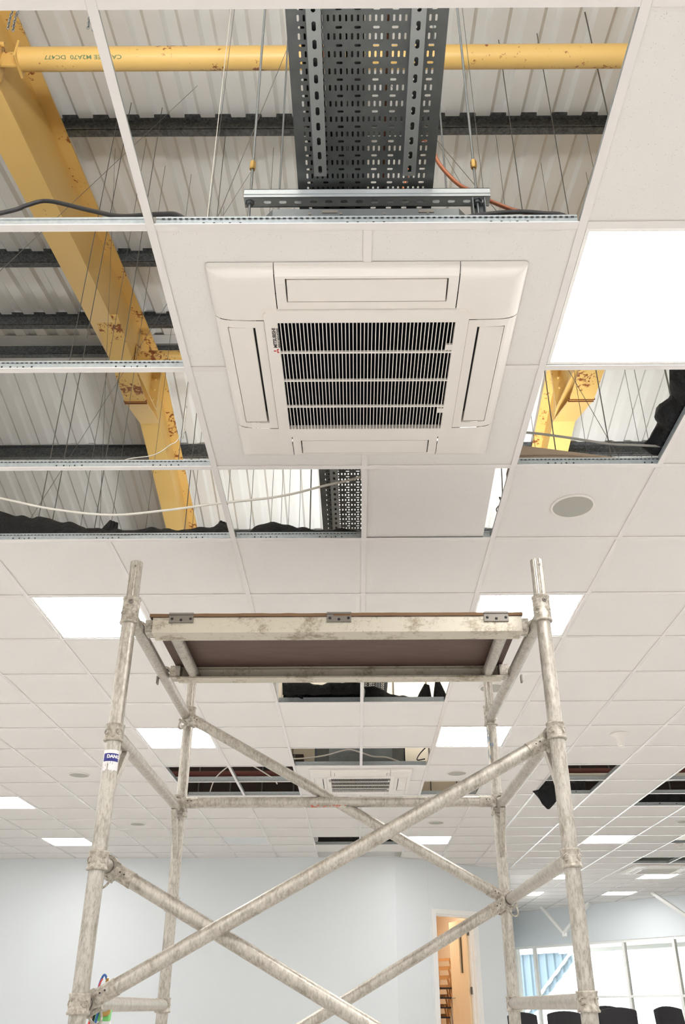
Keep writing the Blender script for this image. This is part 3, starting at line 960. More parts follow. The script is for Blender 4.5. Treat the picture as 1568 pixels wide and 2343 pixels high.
while y < 7.6:
    y2 = y + (0.030 if row % 2 == 0 else 0.020)
    vis = 1.25 < y < 2.1 or 3.4 < y < 4.3 or 6.5 < y < 7.5
    if not vis:
        bm.add([(TX0, y, ZTRAY), (TX1, y, ZTRAY), (TX1, y2, ZTRAY), (TX0, y2, ZTRAY)], [(0, 1, 2, 3)])
    elif row % 2 == 0:                     # short slots along the tray
        bm.add([(TX0, y, ZTRAY), (TX0 + 1.5 * dx_, y, ZTRAY), (TX0 + 1.5 * dx_, y2, ZTRAY), (TX0, y2, ZTRAY)], [(0, 1, 2, 3)])
        bm.add([(TX1 - 1.5 * dx_, y, ZTRAY), (TX1, y, ZTRAY), (TX1, y2, ZTRAY), (TX1 - 1.5 * dx_, y2, ZTRAY)], [(0, 1, 2, 3)])
        for k in range(NX - 3):
            slot_cell(TX0 + (k + 1.5) * dx_, TX0 + (k + 2.5) * dx_, y, y2, ZTRAY, 0.0034, 0.0095)
    else:                                  # long slots across the tray
        n = 8; w_ = (TX1 - TX0 - .03) / n
        bm.add([(TX0, y, ZTRAY), (TX0 + .015, y, ZTRAY), (TX0 + .015, y2, ZTRAY), (TX0, y2, ZTRAY)], [(0, 1, 2, 3)])
        bm.add([(TX1 - .015, y, ZTRAY), (TX1, y, ZTRAY), (TX1, y2, ZTRAY), (TX1 - .015, y2, ZTRAY)], [(0, 1, 2, 3)])
        for k in range(n):
            slot_cell(TX0 + .015 + k * w_, TX0 + .015 + (k + 1) * w_, y, y2, ZTRAY, 0.0095, 0.0042)
    y = y2; row += 1
YT1 = y
for x_, sg in ((TX0, 1), (TX1, -1)):
    bm.add([(x_, .8, ZTRAY), (x_, YT1, ZTRAY), (x_, YT1, ZTRAY + .05), (x_, .8, ZTRAY + .05)], [(0, 1, 2, 3)])
    bm.add([(x_, .8, ZTRAY + .05), (x_, YT1, ZTRAY + .05), (x_ + sg * .012, YT1, ZTRAY + .05), (x_ + sg * .012, .8, ZTRAY + .05)], [(0, 1, 2, 3)])
bm.build('tray_sheet', M['tray'], tray, recalc=False)
# slotted channels running along under the tray
for xc_ in (-0.110, 0.182):
    for ya, yb in ((0.8, 1.888), (3.3, 7.5)):
        bm = MB(); z0 = ZTRAY - 0.021
        y = ya
        while y + 0.05 <= yb + 1e-6:
            slot_cell(xc_ - .0205, xc_ + .0205, y, y + .05, z0, .0065, .014); y += 0.05
        ye = y
        for sg in (-1, 1):
            bm.add([(xc_ + sg * .0205, ya, z0), (xc_ + sg * .0205, ye, z0), (xc_ + sg * .0205, ye, z0 + .02), (xc_ + sg * .0205, ya, z0 + .02)], [(0, 1, 2, 3)])
        bm.add([(xc_ - .0205, ye, z0), (xc_ + .0205, ye, z0), (xc_ + .0205, ye, z0 + .02), (xc_ - .0205, ye, z0 + .02)], [(0, 1, 2, 3)])
        bm.build('slotted_channel', M['strut'], tray, recalc=False)
# what lies in the tray
for xs, r_, lb in ((-0.125, .032, 'black insulated pipe lying in the cable tray, leftmost'), (-0.06, .032, 'black insulated pipe in the cable tray, second from the left'), (0.0, .028, 'black insulated pipe in the cable tray, next to its middle')):
    bm = MB(); bm.path([(xs, .8, ZTRAY + r_ + .002), (xs + .01, 2.0, ZTRAY + r_ + .002), (xs, 3.1, ZTRAY + r_ + .002)] + ([(xs, 4.0, ZTRAY + r_ + .002), (xs, 7.4, ZTRAY + r_ + .002)] if xs < -.1 else []), r_, 10)
    tag(bm.build('insulated_pipe', M['rubber']), lb, 'pipe')
bm = MB(); bm.path(catmull([(0.093, .8, ZTRAY + .013), (0.096, 1.6, ZTRAY + .013), (0.10, 2.4, ZTRAY + .013), (0.098, 4.0, ZTRAY + .013), (0.1, 7.2, ZTRAY + .013)], 4), .0105, 8)
tag(bm.build('brown_pipe', M['brown_pipe']), 'brown copper pipe seen through the slots of the cable tray', 'pipe')

# trapeze channel carrying the tray
tz = thing('trapeze_channel', (0.04, 1.92, HC + 2.39), 'grey slotted steel channel hung crosswise under the cable tray', 'channel')
bm = MB()
xa, xb = -0.366, 0.453
yf, yb_, z0, z1 = 1.897, 1.938, HC + 2.390, HC + 2.4285
bm.box((xa, yf, z0), (xb, yf + .0025, z1)); bm.box((xa, yb_ - .0025, z0), (xb, yb_, z1))
bm.box((xa, yf, z1 - .0025), (xb, yf + .010, z1)); bm.box((xa, yb_ - .010, z1 - .0025), (xb, yb_, z1))
bm.box((xa, yf - .0025, z0 + .012), (xb, yf, z0 + .014))
x_ = xa; n = 16; w_ = (xb - xa) / n
for k in range(n):
    slot_cell(xa + k * w_, xa + (k + 1) * w_, yf, yb_, z0, .0125, .0065)
bm.build('channel_section', M['strut'], tz, recalc=False)
for xr_, lb in ((-0.348, 'left'), (0.412, 'right')):
    bm = MB(); yr = 1.918
    bm.lathe((xr_, yr, z0 - .012), [(0, 0), (.011, 0), (.011, .010), (.016, .010), (.016, .012), (0, .012)], 6, smooth=False)
    bm.build('nut', M['rod'], tz); bm = MB()
    bm.lathe((xr_, yr, z1), [(0, 0), (.016, 0), (.016, .002), (.011, .002), (.011, .012), (0, .012)], 6, smooth=False)
    bm.build('nut', M['rod'], tz)
bm = MB()
bm.box((0.392, 1.90, HC + 2.295), (0.395, 1.94, z0 - .001)); bm.box((0.432, 1.90, HC + 2.295), (0.435, 1.94, z0 - .001)); bm.box((0.392, 1.937, HC + 2.295), (0.435, 1.94, z0 - .001))
bm.build('hanger_bracket', M['tray'], tz)
def rod(x, y, z0, z1, r, label, nut=None):
    o = thing('threaded_rod', (x, y, z0), label, 'rod')
    bm = MB(); bm.tube((x, y, z0), (x, y, z1), r, 8); bm.build('rod', M['rod'], o)
    if nut:
        bm = MB()
        bm.lathe((x, y, nut - .02), [(0, 0), (.009, 0), (.011, .006), (.011, .034), (.009, .04), (0, .04)], 6, smooth=False)
        bm.build('coupling_nut', M['brass'], o)
    return o
rod(-0.348, 1.918, HC + 2.292, sheet_z(1.918), .0045, 'zinc threaded rod through the left end of the channel', HC + 2.575)
rod(0.412, 1.918, HC + 2.300, sheet_z(1.918), .0045, 'zinc threaded rod through the right end of the channel', HC + 2.575)
rod(-0.348, 2.66, HC + 2.292, sheet_z(2.66), .0045, 'thin zinc rod left of the tray, behind the channel')
rod(0.432, 2.66, HC + 2.292, sheet_z(2.66), .0045, 'thin zinc rod right of the tray, behind the channel')

# ------------------------------------------------------------------ ceiling cassette air conditioner
def profile_z(r):
    """underside height of the fascia at max-norm radius r"""
    pts = [(0.320, -0.034), (0.380, -0.0335), (0.430, -0.031), (0.455, -0.027), (0.472, -0.020), (0.482, -0.011), (0.486, -0.001)]
    for (a, za), (b_, zb) in zip(pts[:-1], pts[1:]):
        if r <= b_: return za + (zb - za) * max(0, r - a) / (b_ - a)
    return pts[-1][1]
RS = [0.328, 0.358, 0.38, 0.405, 0.43, 0.447, 0.455, 0.465, 0.472, 0.478, 0.482, 0.486]
SEAM = 0.28; FH = 0.248; F0, F1 = 0.362, 0.446


def cassette(cx, cy, label, full=True):
    o = thing('ceiling_cassette', (cx, cy, H), label, 'air conditioner')
    def W(u, r, z, k):
        # side k: 0 front (-y), 1 right (+x), 2 back (+y), 3 left (-x)
        if k == 0: p = (u, -r)
        elif k == 1: p = (r, u)
        elif k == 2: p = (-u, r)
        else: p = (-r, -u)
        return (cx + p[0], cy + p[1], H + z)
    for k in range(4):
        bm = MB()
        us = [-SEAM + .0015, -FH, FH, SEAM - .0015]
        for a, b_ in zip(us[:-1], us[1:]):
            for r0, r1 in zip(RS[:-1], RS[1:]):
                if a == -FH and r0 >= 0.357 and r1 <= 0.448: continue          # the outlet
                bm.add([W(a, r0, profile_z(r0), k), W(b_, r0, profile_z(r0), k), W(b_, r1, profile_z(r1), k), W(a, r1, profile_z(r1), k)], [(0, 1, 2, 3)], 0, True)
        # outlet throat
        ra, rb = 0.358, 0.447
        za, zb, zt = profile_z(ra), profile_z(rb), 0.03
        for q in ([W(-FH, ra, za, k), W(FH, ra, za, k), W(FH, ra, zt, k), W(-FH, ra, zt, k)],
                  [W(-FH, rb, zb, k), W(FH, rb, zb, k), W(FH, rb, zt, k), W(-FH, rb, zt, k)],
                  [W(-FH, ra, za, k), W(-FH, rb, zb, k), W(-FH, rb, zt, k), W(-FH, ra, zt, k)],
                  [W(FH, ra, za, k), W(FH, rb, zb, k), W(FH, rb, zt, k), W(FH, ra, zt, k)]):
            bm.add(q, [(0, 1, 2, 3)], 1)
        bm.add([W(-FH, ra, zt, k), W(FH, ra, zt, k), W(FH, rb, zt, k), W(-FH, rb, zt, k)], [(0, 1, 2, 3)], 2)
        sp = bm.build('side_fascia', [M['plastic'], M['plastic'], M['black']], o, recalc=False)
        bm = MB()
        # the swinging flap, its inner edge a little up inside the outlet
        ci, co = (0.366, 0.445)
        zi, zo = profile_z(ci) + 0.004, profile_z(co) - 0.001
        if k == 0: ci, co, zi, zo = 0.361, 0.4385, profile_z(.361) - .001, profile_z(.4385) + .006
        vs = [W(-FH + .004, ci, zi, k), W(FH - .004, ci, zi, k), W(FH - .004, co, zo, k), W(-FH + .004, co, zo, k)]
        bm.add(vs + [(a, b_, c_ + .006) for a, b_, c_ in vs], [(0, 1, 2, 3), (7, 6, 5, 4), (0, 4, 5, 1), (1, 5, 6, 2), (2, 6, 7, 3), (3, 7, 4, 0)])
        bm.build('air_flap', M['plastic'], sp, bevel=0.0015)
    for sx_, sy_ in ((-1, -1), (1, -1), (1, 1), (-1, 1)):
        bm = MB()
        g = [SEAM + .0015, 0.30, .328] + RS[1:]
        rc = 0.012
        n = len(g)
        vs = []
        for b_ in g:
            for a in g:
                x_, y_ = a, b_
                m_ = max(a, b_)
                # round the outer corner
                if a > 0.474 and b_ > 0.474:
                    d = math.hypot(a - .474, b_ - .474)
                    if d > rc: x_ = .474 + (a - .474) * rc / d; y_ = .474 + (b_ - .474) * rc / d
                vs.append((cx + sx_ * x_, cy + sy_ * y_, H + profile_z(m_)))
        fs = [(j * n + i, j * n + i + 1, (j + 1) * n + i + 1, (j + 1) * n + i) for j in range(n - 1) for i in range(n - 1)]
        if sx_ * sy_ > 0: fs = [f[::-1] for f in fs]
        bm.add(vs, fs, 0, True)
        bm.build('corner_fascia', M['plastic'], o, recalc=False)
    # backing that closes the seams
    bm = MB()
    bm.box((cx - .47, cy - .47, H - .012), (cx - .45, cy + .47, H - .004)); bm.box((cx + .45, cy - .47, H - .012), (cx + .47, cy + .47, H - .004))
    bm.box((cx - .36, cy - .36, H + .0), (cx + .36, cy + .36, H + .004))
    bm.build('fascia_backing', M['black'], o)
    # intake grille: rounded frame, bars, cross bars
    bm = MB()
    ho, rc = 0.326, 0.022; hi_x, hi_y = 0.2845, 0.2765
    outl = []
    for qx, qy, t0 in ((1, 1, 0), (-1, 1, 90), (-1, -1, 180), (1, -1, 270)):
        for k in range(5):
            t = math.radians(t0 + k * 22.5)
            outl.append((qx * (ho - rc) + rc * math.cos(t), qy * (ho - rc) + rc * math.sin(t)))
    inn = []
    for qx, qy, t0 in ((1, 1, 0), (-1, 1, 90), (-1, -1, 180), (1, -1, 270)):
        for k in range(5):
            inn.append((qx * hi_x, qy * hi_y))
    n = len(outl); zf = H - .041
    vs = [(cx + a, cy + b_, zf) for a, b_ in outl] + [(cx + a, cy + b_, zf) for a, b_ in inn] + [(cx + a * 1.004, cy + b_ * 1.004, H - .03) for a, b_ in outl] + [(cx + a, cy + b_, H - .022) for a, b_ in inn]
    fs = []
    for k in range(n):
        k2 = (k + 1) % n
        fs.append((k, k2, n + k2, n + k)); fs.append((k, 2 * n + k, 2 * n + k2, k2)); fs.append((n + k, n + k2, 3 * n + k2, 3 * n + k))
    bm.add(vs, fs)
    fr_ = bm.build('grille_frame', M['plastic'], o)
    bm = MB(); bm.box((cx - hi_x, cy - hi_y, H - .0195), (cx + hi_x, cy + hi_y, H - .017)); bm.build('air_filter', M['black'], fr_)
    nb_ = 46
    xs = [cx - hi_x + (k + 0.5 + .25) * 2 * hi_x / (nb_ + .5) for k in range(nb_)]
    def one(bm, x_): bm.box((x_ - .0014, cy - hi_y, zf + .0008), (x_ + .0014, cy + hi_y, zf + .0055))
    if full:
        bm = MB(); one(bm, xs[0]); b0 = bm.build('grille_bar', M['plastic'], fr_, org=(xs[0], cy, zf))
        for x_ in xs[1:]:
            c = b0.copy(); C.objects.link(c); c.location.x += x_ - xs[0]
    else:
        bm = MB()
        for x_ in xs: one(bm, x_)
        tag(bm.build('grille_bars', M['plastic'], fr_), kind='stuff')
    for yy in (-.138, .003, .145):
        bm = MB(); bm.box((cx - hi_x, cy + yy - .0034, zf + .0002), (cx + hi_x, cy + yy + .0034, zf + .008)); bm.build('grille_crossbar', M['plastic'], fr_)
    for yy in (-.160, .171):
        bm = MB(); bm.box((cx + hi_x - .022, cy + yy - .012, zf + .001), (cx + hi_x, cy + yy + .012, zf + .009)); bm.build('grille_latch', M['plastic'], fr_)
    # steel body above the ceiling, corners cut
    bm = MB(); hb, ch = .42, .12
    bm.prism([(-hb + ch, -hb), (hb - ch, -hb), (hb, -hb + ch), (hb, hb - ch), (hb - ch, hb), (-hb + ch, hb), (-hb, hb - ch), (-hb, -hb + ch)], (cx, cy, H + .02), (1, 0, 0), (0, 1, 0), (0, 0, .290))
    bd = bm.build('steel_body', M['tray'], o)
    bm = MB()
    for x_ in (-.18, -.08, .06, .2): bm.box((cx + x_ - .004, cy - hb - .002, H + .283), (cx + x_ + .004, cy - hb, H + .291))
    bm.box((cx - .14, cy - hb - .003, H + .290), (cx - .09, cy - hb, H + .302)); bm.box((cx + .17, cy - hb - .003, H + .290), (cx + .22, cy - hb, H + .302))
    bm.build('body_fixings', M['steel_dark'], bd)
    # printed name, reading down the left of the grille, and its red three-diamond emblem
    zp = H - .0413
    def flat(body, size, bold, length, x_, y_, mk):
        vs, fs = text_mesh(body, size, bold)
        mxx = max(v_[0] for v_ in vs); s_ = length / mxx
        bm = MB(); bm.add([(cx + x_ + v_, cy + y_ - u * s_, zp) for u, v_, _ in vs], [f[::-1] for f in fs])
        bm.build('lettering', M[mk], fr_)
    if full:
        pass
    y_top = -.262
    vs, fs = text_mesh('MITSUBISHI', .016, .0006)
    mxx = max(v_[0] for v_ in vs); s_ = .090 / mxx
    # the words read from the emblem upward (away from the room end), letters' tops to the left
    bm = MB(); bm.add([(cx - .3055 - v_ * 1.0 + .012, cy + y_top + .098 - u * s_, zp) for u, v_, _ in vs], fs); bm.build('lettering', M['ink_black'], fr_)
    vs, fs = text_mesh('HEAVY INDUSTRIES', .009, .0004)
    mxx = max(v_[0] for v_ in vs); s_ = .090 / mxx
    bm = MB(); bm.add([(cx - .2895 - v_ * 1.0 + .006, cy + y_top + .098 - u * s_, zp) for u, v_, _ in vs], fs); bm.build('lettering', M['ink_black'], fr_)
    bm = MB(); ex, ey = cx - .296, cy + y_top + .113; sN = .0125
    for t in (180, 60, 300):
        a = math.radians(t); d = Vector((math.cos(a), math.sin(a), 0)); q = Vector((-d.y, d.x, 0))
        c = Vector((ex, ey, zp))
        bm.add([c, c + d * sN * .5 + q * sN * .29, c + d * sN, c + d * sN * .5 - q * sN * .29], [(0, 1, 2, 3)])
    bm.build('emblem', M['ink_red'], fr_)
    return o
ACX, ACY = (gx(0) + gx(2)) / 2 + .002, gy(2) + 0.015
cassette(ACX, ACY, 'large white ceiling cassette air conditioner with dark slatted grille, nearest', True)
cassette((gx(0) + gx(2)) / 2, gy(12) + .013, 'small-looking white ceiling cassette behind the scaffold platform', False)
cassette((gx(8) + gx(10)) / 2, gy(22), 'far white ceiling cassette at the right edge near the windows', False)

# ------------------------------------------------------------------ LED panels, speakers, detectors
def panel(i, j, label, lit=True):
    xa, xb, ya, yb = gx(i) + .0145, gx(i + 1) - .0145, gy(j) + .0145, gy(j + 1) - .0145
    o = thing('light_panel', ((xa + xb) / 2, (ya + yb) / 2, H), label, 'ceiling light')
    bm = MB(); f = .011
    for a, b_ in (((xa, ya), (xb, ya + f)), ((xa, yb - f), (xb, yb)), ((xa, ya + f), (xa + f, yb - f)), ((xb - f, ya + f), (xb, yb - f))):
        bm.box((*a, H + .0005), (*b_, H + .011))
    bm.build('panel_frame', M['white_paint'], o)
    bm = MB(); bm.box((xa + f, ya + f, H + .003), (xb - f, yb - f, H + .006)); bm.build('diffuser', M['led'] if lit else M['led_off'], o)
    bm = MB(); bm.box((xa, ya, H + .0112), (xb, yb, H + .014)); bm.build('back_plate', M['white_paint'], o)
    return o
LBL = {(2, 1): 'big bright LED panel cut by the right edge, beside the near cassette',
       (-2, 5): 'bright LED panel behind the top of the front left scaffold post',
       (2, 5): 'bright LED panel behind the top of the front right scaffold post',
       (-2, 9): 'bright LED panel behind the rear left scaffold post',
       (2, 9): 'bright LED panel behind the rear right scaffold post',
       (-6, 13): 'bright LED panel cut by the left edge of the photo',
       (-6, 17): 'bright LED panel left of the scaffold, close to the back wall',
       (2, 17): 'thin-looking LED panel behind the crossing scaffold braces',
       (6, 17): 'LED panel right of the front right scaffold post, above the far cassette',
       (9, 23): 'LED panel at right edge just beyond the far cassette',
       (6, 23): 'sliver of LED panel above the rung on the right scaffold side',
       (9, 27): 'LED panel closest to the windows at right',
       (6, 27): 'sliver of LED panel just right of the rear right scaffold post'}
for (i, j) in LIGHTS: panel(i, j, LBL[(i, j)])
for (i, j) in UNLIT: panel(i, j, 'unlit bluish ceiling panel near the back wall', False)
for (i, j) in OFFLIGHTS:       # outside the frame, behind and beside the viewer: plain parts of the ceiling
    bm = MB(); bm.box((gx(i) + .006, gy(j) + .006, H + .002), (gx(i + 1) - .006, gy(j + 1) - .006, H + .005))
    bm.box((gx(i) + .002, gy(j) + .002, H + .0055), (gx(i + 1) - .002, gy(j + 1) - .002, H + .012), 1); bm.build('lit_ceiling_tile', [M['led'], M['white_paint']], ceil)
def speaker(x, y, label):
    o = thing('ceiling_speaker', (x, y, H), label, 'speaker')
    bm = MB(); bm.lathe((x, y, H), [(.098, .001), (.098, -.004), (.094, -.007), (.088, -.006), (.087, -.002)], 40); bm.build('bezel', M['plastic'], o)
    bm = MB(); bm.lathe((x, y, H), [(.0875, -.003), (.05, -.0055), (.0, -.006)], 40); bm.build('speaker_grille', M['speaker'], o)
for (i, j), lb in zip(SPK, ('round grey ceiling speaker in the tile below the square opening', 'round ceiling speaker half hidden by the right end of the platform',
                            'round ceiling speaker left of the front left scaffold post', 'round ceiling speaker to the right of the distant cassette',
                            'small round ceiling speaker between the left scaffold posts', 'small round ceiling speaker above the long front brace',
                            'round ceiling speaker at the right edge above the far LED panel')):
    speaker(gx(i) + .3 + (.015 if (i, j) == (2, 3) else 0), gy(j) + (.315 if j == 3 else .3), lb)
bm = MB(); x_, y_ = 2.147 + .0, 6.70
o = thing('ceiling_detector', (x_, y_, H), 'white trumpet-shaped detector on the ceiling right of the scaffold', 'detector')
bm.lathe((x_, y_, H + .001), [(.0, 0), (.075, 0), (.075, -.006), (.06, -.012), (.034, -.035), (.028, -.06), (.027, -.10), (.022, -.112), (0, -.114)], 28)
bm.build('detector_body', M['plastic'], o)
o = thing('sprinkler_head', (4.42, 11.95, H), 'small white fitting on the ceiling at far right by an opening', 'sprinkler')
bm = MB(); bm.lathe((4.42, 11.95, H + .001), [(0, 0), (.06, 0), (.055, -.015), (.03, -.03), (.03, -.045), (0, -.046)], 20); bm.build('fitting', M['plastic'], o)

# ------------------------------------------------------------------ scaffold tower
FX = (-0.826, 0.680); BX = (-0.838, 0.668); FYY, BYY = 2.79, 4.05
LV = [HC - .80, HC - .40, HC + .015, HC + .420, HC + .835, HC + 1.278]
tower = thing('scaffold_tower', (-0.08, 3.42, 0), 'worn aluminium mobile scaffold tower standing in the middle of the room', 'scaffold')
R = 0.0254
posts = {}
for nm, x_, y_ in (('FL', FX[0], FYY), ('FR', FX[1], FYY), ('BL', BX[0], BYY), ('BR', BX[1], BYY)):
    bm = MB(); bm.tube((x_, y_, 0.16), (x_, y_, LV[5] - .03), R, 24)
    p = bm.build('post', M['alu'], tower); posts[nm] = p
    for z in LV[1:5]:
        bm = MB(); bm.lathe((x_, y_, z), [(R, -.030), (.0325, -.030), (.0345, -.026), (.0325, -.022), (.0310, -.020), (.0310, .020), (.0325, .022), (.0335, .025), (.0325, .028), (R, .028)], 24)
        for t in (45, 135, 225, 315):                # pressed keys round the joint
            a = math.radians(t); c = Vector((x_ + .031 * math.cos(a), y_ + .031 * math.sin(a), z))
            q = Vector((-math.sin(a), math.cos(a), 0))
            bm.path([c + q * .010 + Vector((0, 0, .006)), c + q * .004 + Vector((0, 0, .010)), c - q * .006 + Vector((0, 0, .006)), c - q * .010 + Vector((0, 0, -.002)), c - q * .002 + Vector((0, 0, -.010)), c + q * .009 + Vector((0, 0, -.007))], .0022, 5)
        bm.build('collar', M['alu_cast'], p)
    bm = MB(); z = LV[5]
    bm.lathe((x_, y_, z), [(R, -.036), (.0335, -.036), (.0345, -.032), (.0325, -.028), (.0310, -.026), (.0310, .058), (.0335, .060), (.0335, .064), (.0225, .066)], 24)
    for t in (225, 315):
        a = math.radians(t); c = Vector((x_ + .031 * math.cos(a), y_ + .031 * math.sin(a), z))
        q = Vector((-math.sin(a), math.cos(a), 0))
        bm.path([c + q * .010 + Vector((0, 0, .006)), c + Vector((0, 0, .011)), c - q * .010 + Vector((0, 0, .002)), c + Vector((0, 0, -.011)), c + q * .009 + Vector((0, 0, -.006))], .0022, 5)
    cl = bm.build('collar', M['alu_cast'], p)
    bm = MB(); c = Vector((x_ + .006, y_ - .031, z + .040)); bm.lathe(c, [(.0085, -.001), (.0085, .003), (.003, .0035)], 12, (0, -1, 0)); bm.build('locking_button', M['steel_dark'], p)
    bm = MB(); bm.tube((x_, y_, z + .05), (x_, y_, HC + 1.495), .0228, 40, star=.075); bm.tube((x_, y_, z + .06), (x_, y_, HC + 1.492), .0208, 20)
    bm.lathe((x_ + .004, y_ - .0225, HC + 1.468), [(.006, -.001), (.006, .0015), (.0035, .002)], 12, (0, -1, 0))
    bm.build('spigot', M['alu'], p)
    # adjustable leg and castor
    bm = MB(); bm.tube((x_, y_, .14), (x_, y_, .40), .0215, 16); bm.lathe((x_, y_, .155), [(.0, 0), (.042, 0), (.042, .02), (.022, .026)], 16); bm.build('adjustable_leg', M['steel_dark'], p)
    bm = MB(); bm.lathe((x_ + .018, y_ - .02, .0635), [(.0, -.016), (.052, -.018), (.0625, -.012), (.0625, .012), (.052, .018), (0, .016)], 28, (0, 1, 0))
    bm.box((x_ - .03, y_ - .046, .06), (x_ + .03, y_ - .040, .15)); bm.box((x_ - .03, y_ + .0, .06), (x_ + .03, y_ + .006, .15)); bm.box((x_ - .035, y_ - .05, .135), (x_ + .035, y_ + .03, .145))
    bm.build('castor', M['rubber'], p)
# rungs of the two end frames
for a, b_ in ((FX[0], BX[0]), (FX[1], BX[1])):
    for z in LV[1:]:
        bm = MB(); bm.tube((a, FYY + .02, z), (b_, BYY - .02, z), .0235, 22); rg = bm.build('rung', M['alu'], tower)
    # corner gussets below the second rung from the top
    z = LV[4]
    for (px_, py_), (qx, qy) in (((a, FYY), (a, FYY + .17)), ((b_, BYY), (b_, BYY - .15))):
        bm = MB(); bm.bar((qx, qy, z - .018), (px_, py_ + (.012 if qy > py_ else -.012), z - .215), .030, .022, (1, 0, 0)); bm.build('gusset', M['alu'], tower, bevel=.003)


def hook(bm, c, d, latch=True):
    """claw of a brace: C-shaped jaw round the rung at c, the brace leaving along d (in the xz plane)"""
    c = Vector(c); d = Vector(d).normalized(); u = Vector((0, -1, 0)); s_ = d.cross(u).normalized()
    if s_.z < 0: s_ = -s_
    ri, ro, th = .0245, .0355, .021
    ring = []; a0 = math.radians(-70); a1 = math.radians(170); n = 16
    for k in range(n + 1):
        t = a0 + (a1 - a0) * k / n
        e = math.cos(t) * d + math.sin(t) * s_
        w_ = ro if t > -0.5 else ro - .003
        if abs(t) < .8: w_ = ro + .012
        ring.append((c + e * ri, c + e * w_))
    vs = []; 
    for a, b_ in ring:
        vs += [a + u * th, b_ + u * th, b_ - u * th, a - u * th]
    fs = []
    for k in range(n):
        i = 4 * k; j = i + 4
        fs += [(i, i + 1, j + 1, j), (i + 1, i + 2, j + 2, j + 1), (i + 2, i + 3, j + 3, j + 2), (i + 3, i, j, j + 3)]
    fs += [(0, 3, 2, 1), (4 * n, 4 * n + 1, 4 * n + 2, 4 * n + 3)]
    bm.add(vs, fs)
    bm.tube(c + d * .030, c + d * .098, .0252, 20, r1=.0268)
    for q in (.052, .068):
        bm.tube(c + d * q + u * .024 + s_ * .004, c + d * q + u * .0275 + s_ * .004, .0028, 6, 1)
    if latch:        # spring latch with its ring pull
        e = c + d * .012 - s_ * .034
        bm.obox(e, d * .026, u * .012, s_ * .005)
        pts = [e + d * (.018 * math.cos(t)) - s_ * (.006 + .030 * math.sin(t)) for t in [PI * k / 10 for k in range(11)]]
        bm.path(pts, .0042, 6)


def brace(p0, p1, y_, up0=True, up1=True):
    p0 = Vector((p0[0], y_, p0[1])); p1 = Vector((p1[0], y_, p1[1])); d = (p1 - p0).normalized()
    bm = MB(); bm.tube(p0 + d * .07, p1 - d * .07, .0245, 24); br = bm.build('brace', M['alu'], tower)
    for c, e in ((p0, d), (p1, -d)):
        bm = MB(); hook(bm, c, e); bm.build('claw', [M['alu_cast'], M['ink_black']], br)
    return br
yf_, yb_ = FYY + .075, BYY - .075
brace((FX[0] + 0, LV[2]), (FX[1], LV[4]), yf_)
brace((FX[0], LV[3]), (FX[1], LV[1]), yf_ + .052)
brace((BX[0], LV[5]), (BX[1], LV[3]), yb_)
brace((BX[1], LV[3]), (BX[0], LV[1]), yb_ - .052)
hb_ = brace((BX[0], LV[4] + .018), (BX[1], LV[4] + .018), yb_ - .01)
bm = MB()      # worn red marking on the horizontal brace
rnd = random.Random(5)
for k in range(26):
    u = -.20 + rnd.random() * .155
    if k < 8: u = -.215 + rnd.random() * .035
    t = math.radians(rnd.uniform(228, 262)); y0 = yb_ - .01; z0 = LV[4] + .018
    c = Vector((u, y0 + .0248 * math.cos(t), z0 + .0248 * math.sin(t)))
    bm.obox(c, (rnd.uniform(.002, .006), 0, 0), (0, -math.sin(t) * .0022, math.cos(t) * .0022), (0, math.cos(t) * .0004, math.sin(t) * .0004))
bm.build('worn_marking', M['worn_red'], hb_)

# sticker wrapped on the front left post
st_z0, st_z1 = HC + .700, HC + .772
bm = MB(); n = 20; rs = R + .0005
def wrap(t, z, r=rs): return (FX[0] + r * math.cos(t), FYY + r * math.sin(t), z)
rnd = random.Random(3)
for k in range(n):
    a, b_ = math.radians(150 + k * 10), math.radians(150 + (k + 1) * 10)
    lo = st_z0 + rnd.uniform(0, .006)
    if k == 11: lo += .022
    bm.add([wrap(a, lo), wrap(b_, lo), wrap(b_, st_z1), wrap(a, st_z1)], [(0, 1, 2, 3)], 0, True)
sk = bm.build('sticker', M['sticker_white'], posts['FL'], recalc=False)
bm = MB(); a0, a1 = 222, 345
for k in range(12):
    a, b_ = math.radians(a0 + (a1 - a0) * k / 12), math.radians(a0 + (a1 - a0) * (k + 1) / 12)
    bm.add([wrap(a, HC + .733, rs + .0003), wrap(b_, HC + .733, rs + .0003), wrap(b_, HC + .760, rs + .0003), wrap(a, HC + .760, rs + .0003)], [(0, 1, 2, 3)], 0, True)
bm.build('sticker_panel', M['sticker_blue'], sk, recalc=False)
vs, fs = text_mesh('DANGER', .0150, .0008)
bm = MB(); bm.add([wrap(math.radians(252) + u / rs, HC + .7445 + v_, rs + .0007) for u, v_, _ in vs], fs)
vs, fs = text_mesh('KEEP CLEAR', .006, .0002)
bm.build('lettering', M['sticker_white'], sk)
bm = MB()
for k in range(7):
    t = math.radians(190 + 18 * k + rnd.uniform(-4, 4)); z = HC + .708 + rnd.uniform(0, .018)
    bm.add([wrap(t, z, rs + .0003), wrap(t + .05, z, rs + .0003), wrap(t + .06, z + .007, rs + .0003), wrap(t + .01, z + .008, rs + .0003)], [(0, 1, 2, 3)])
bm.build('worn_print', M['steel_dark'], sk)

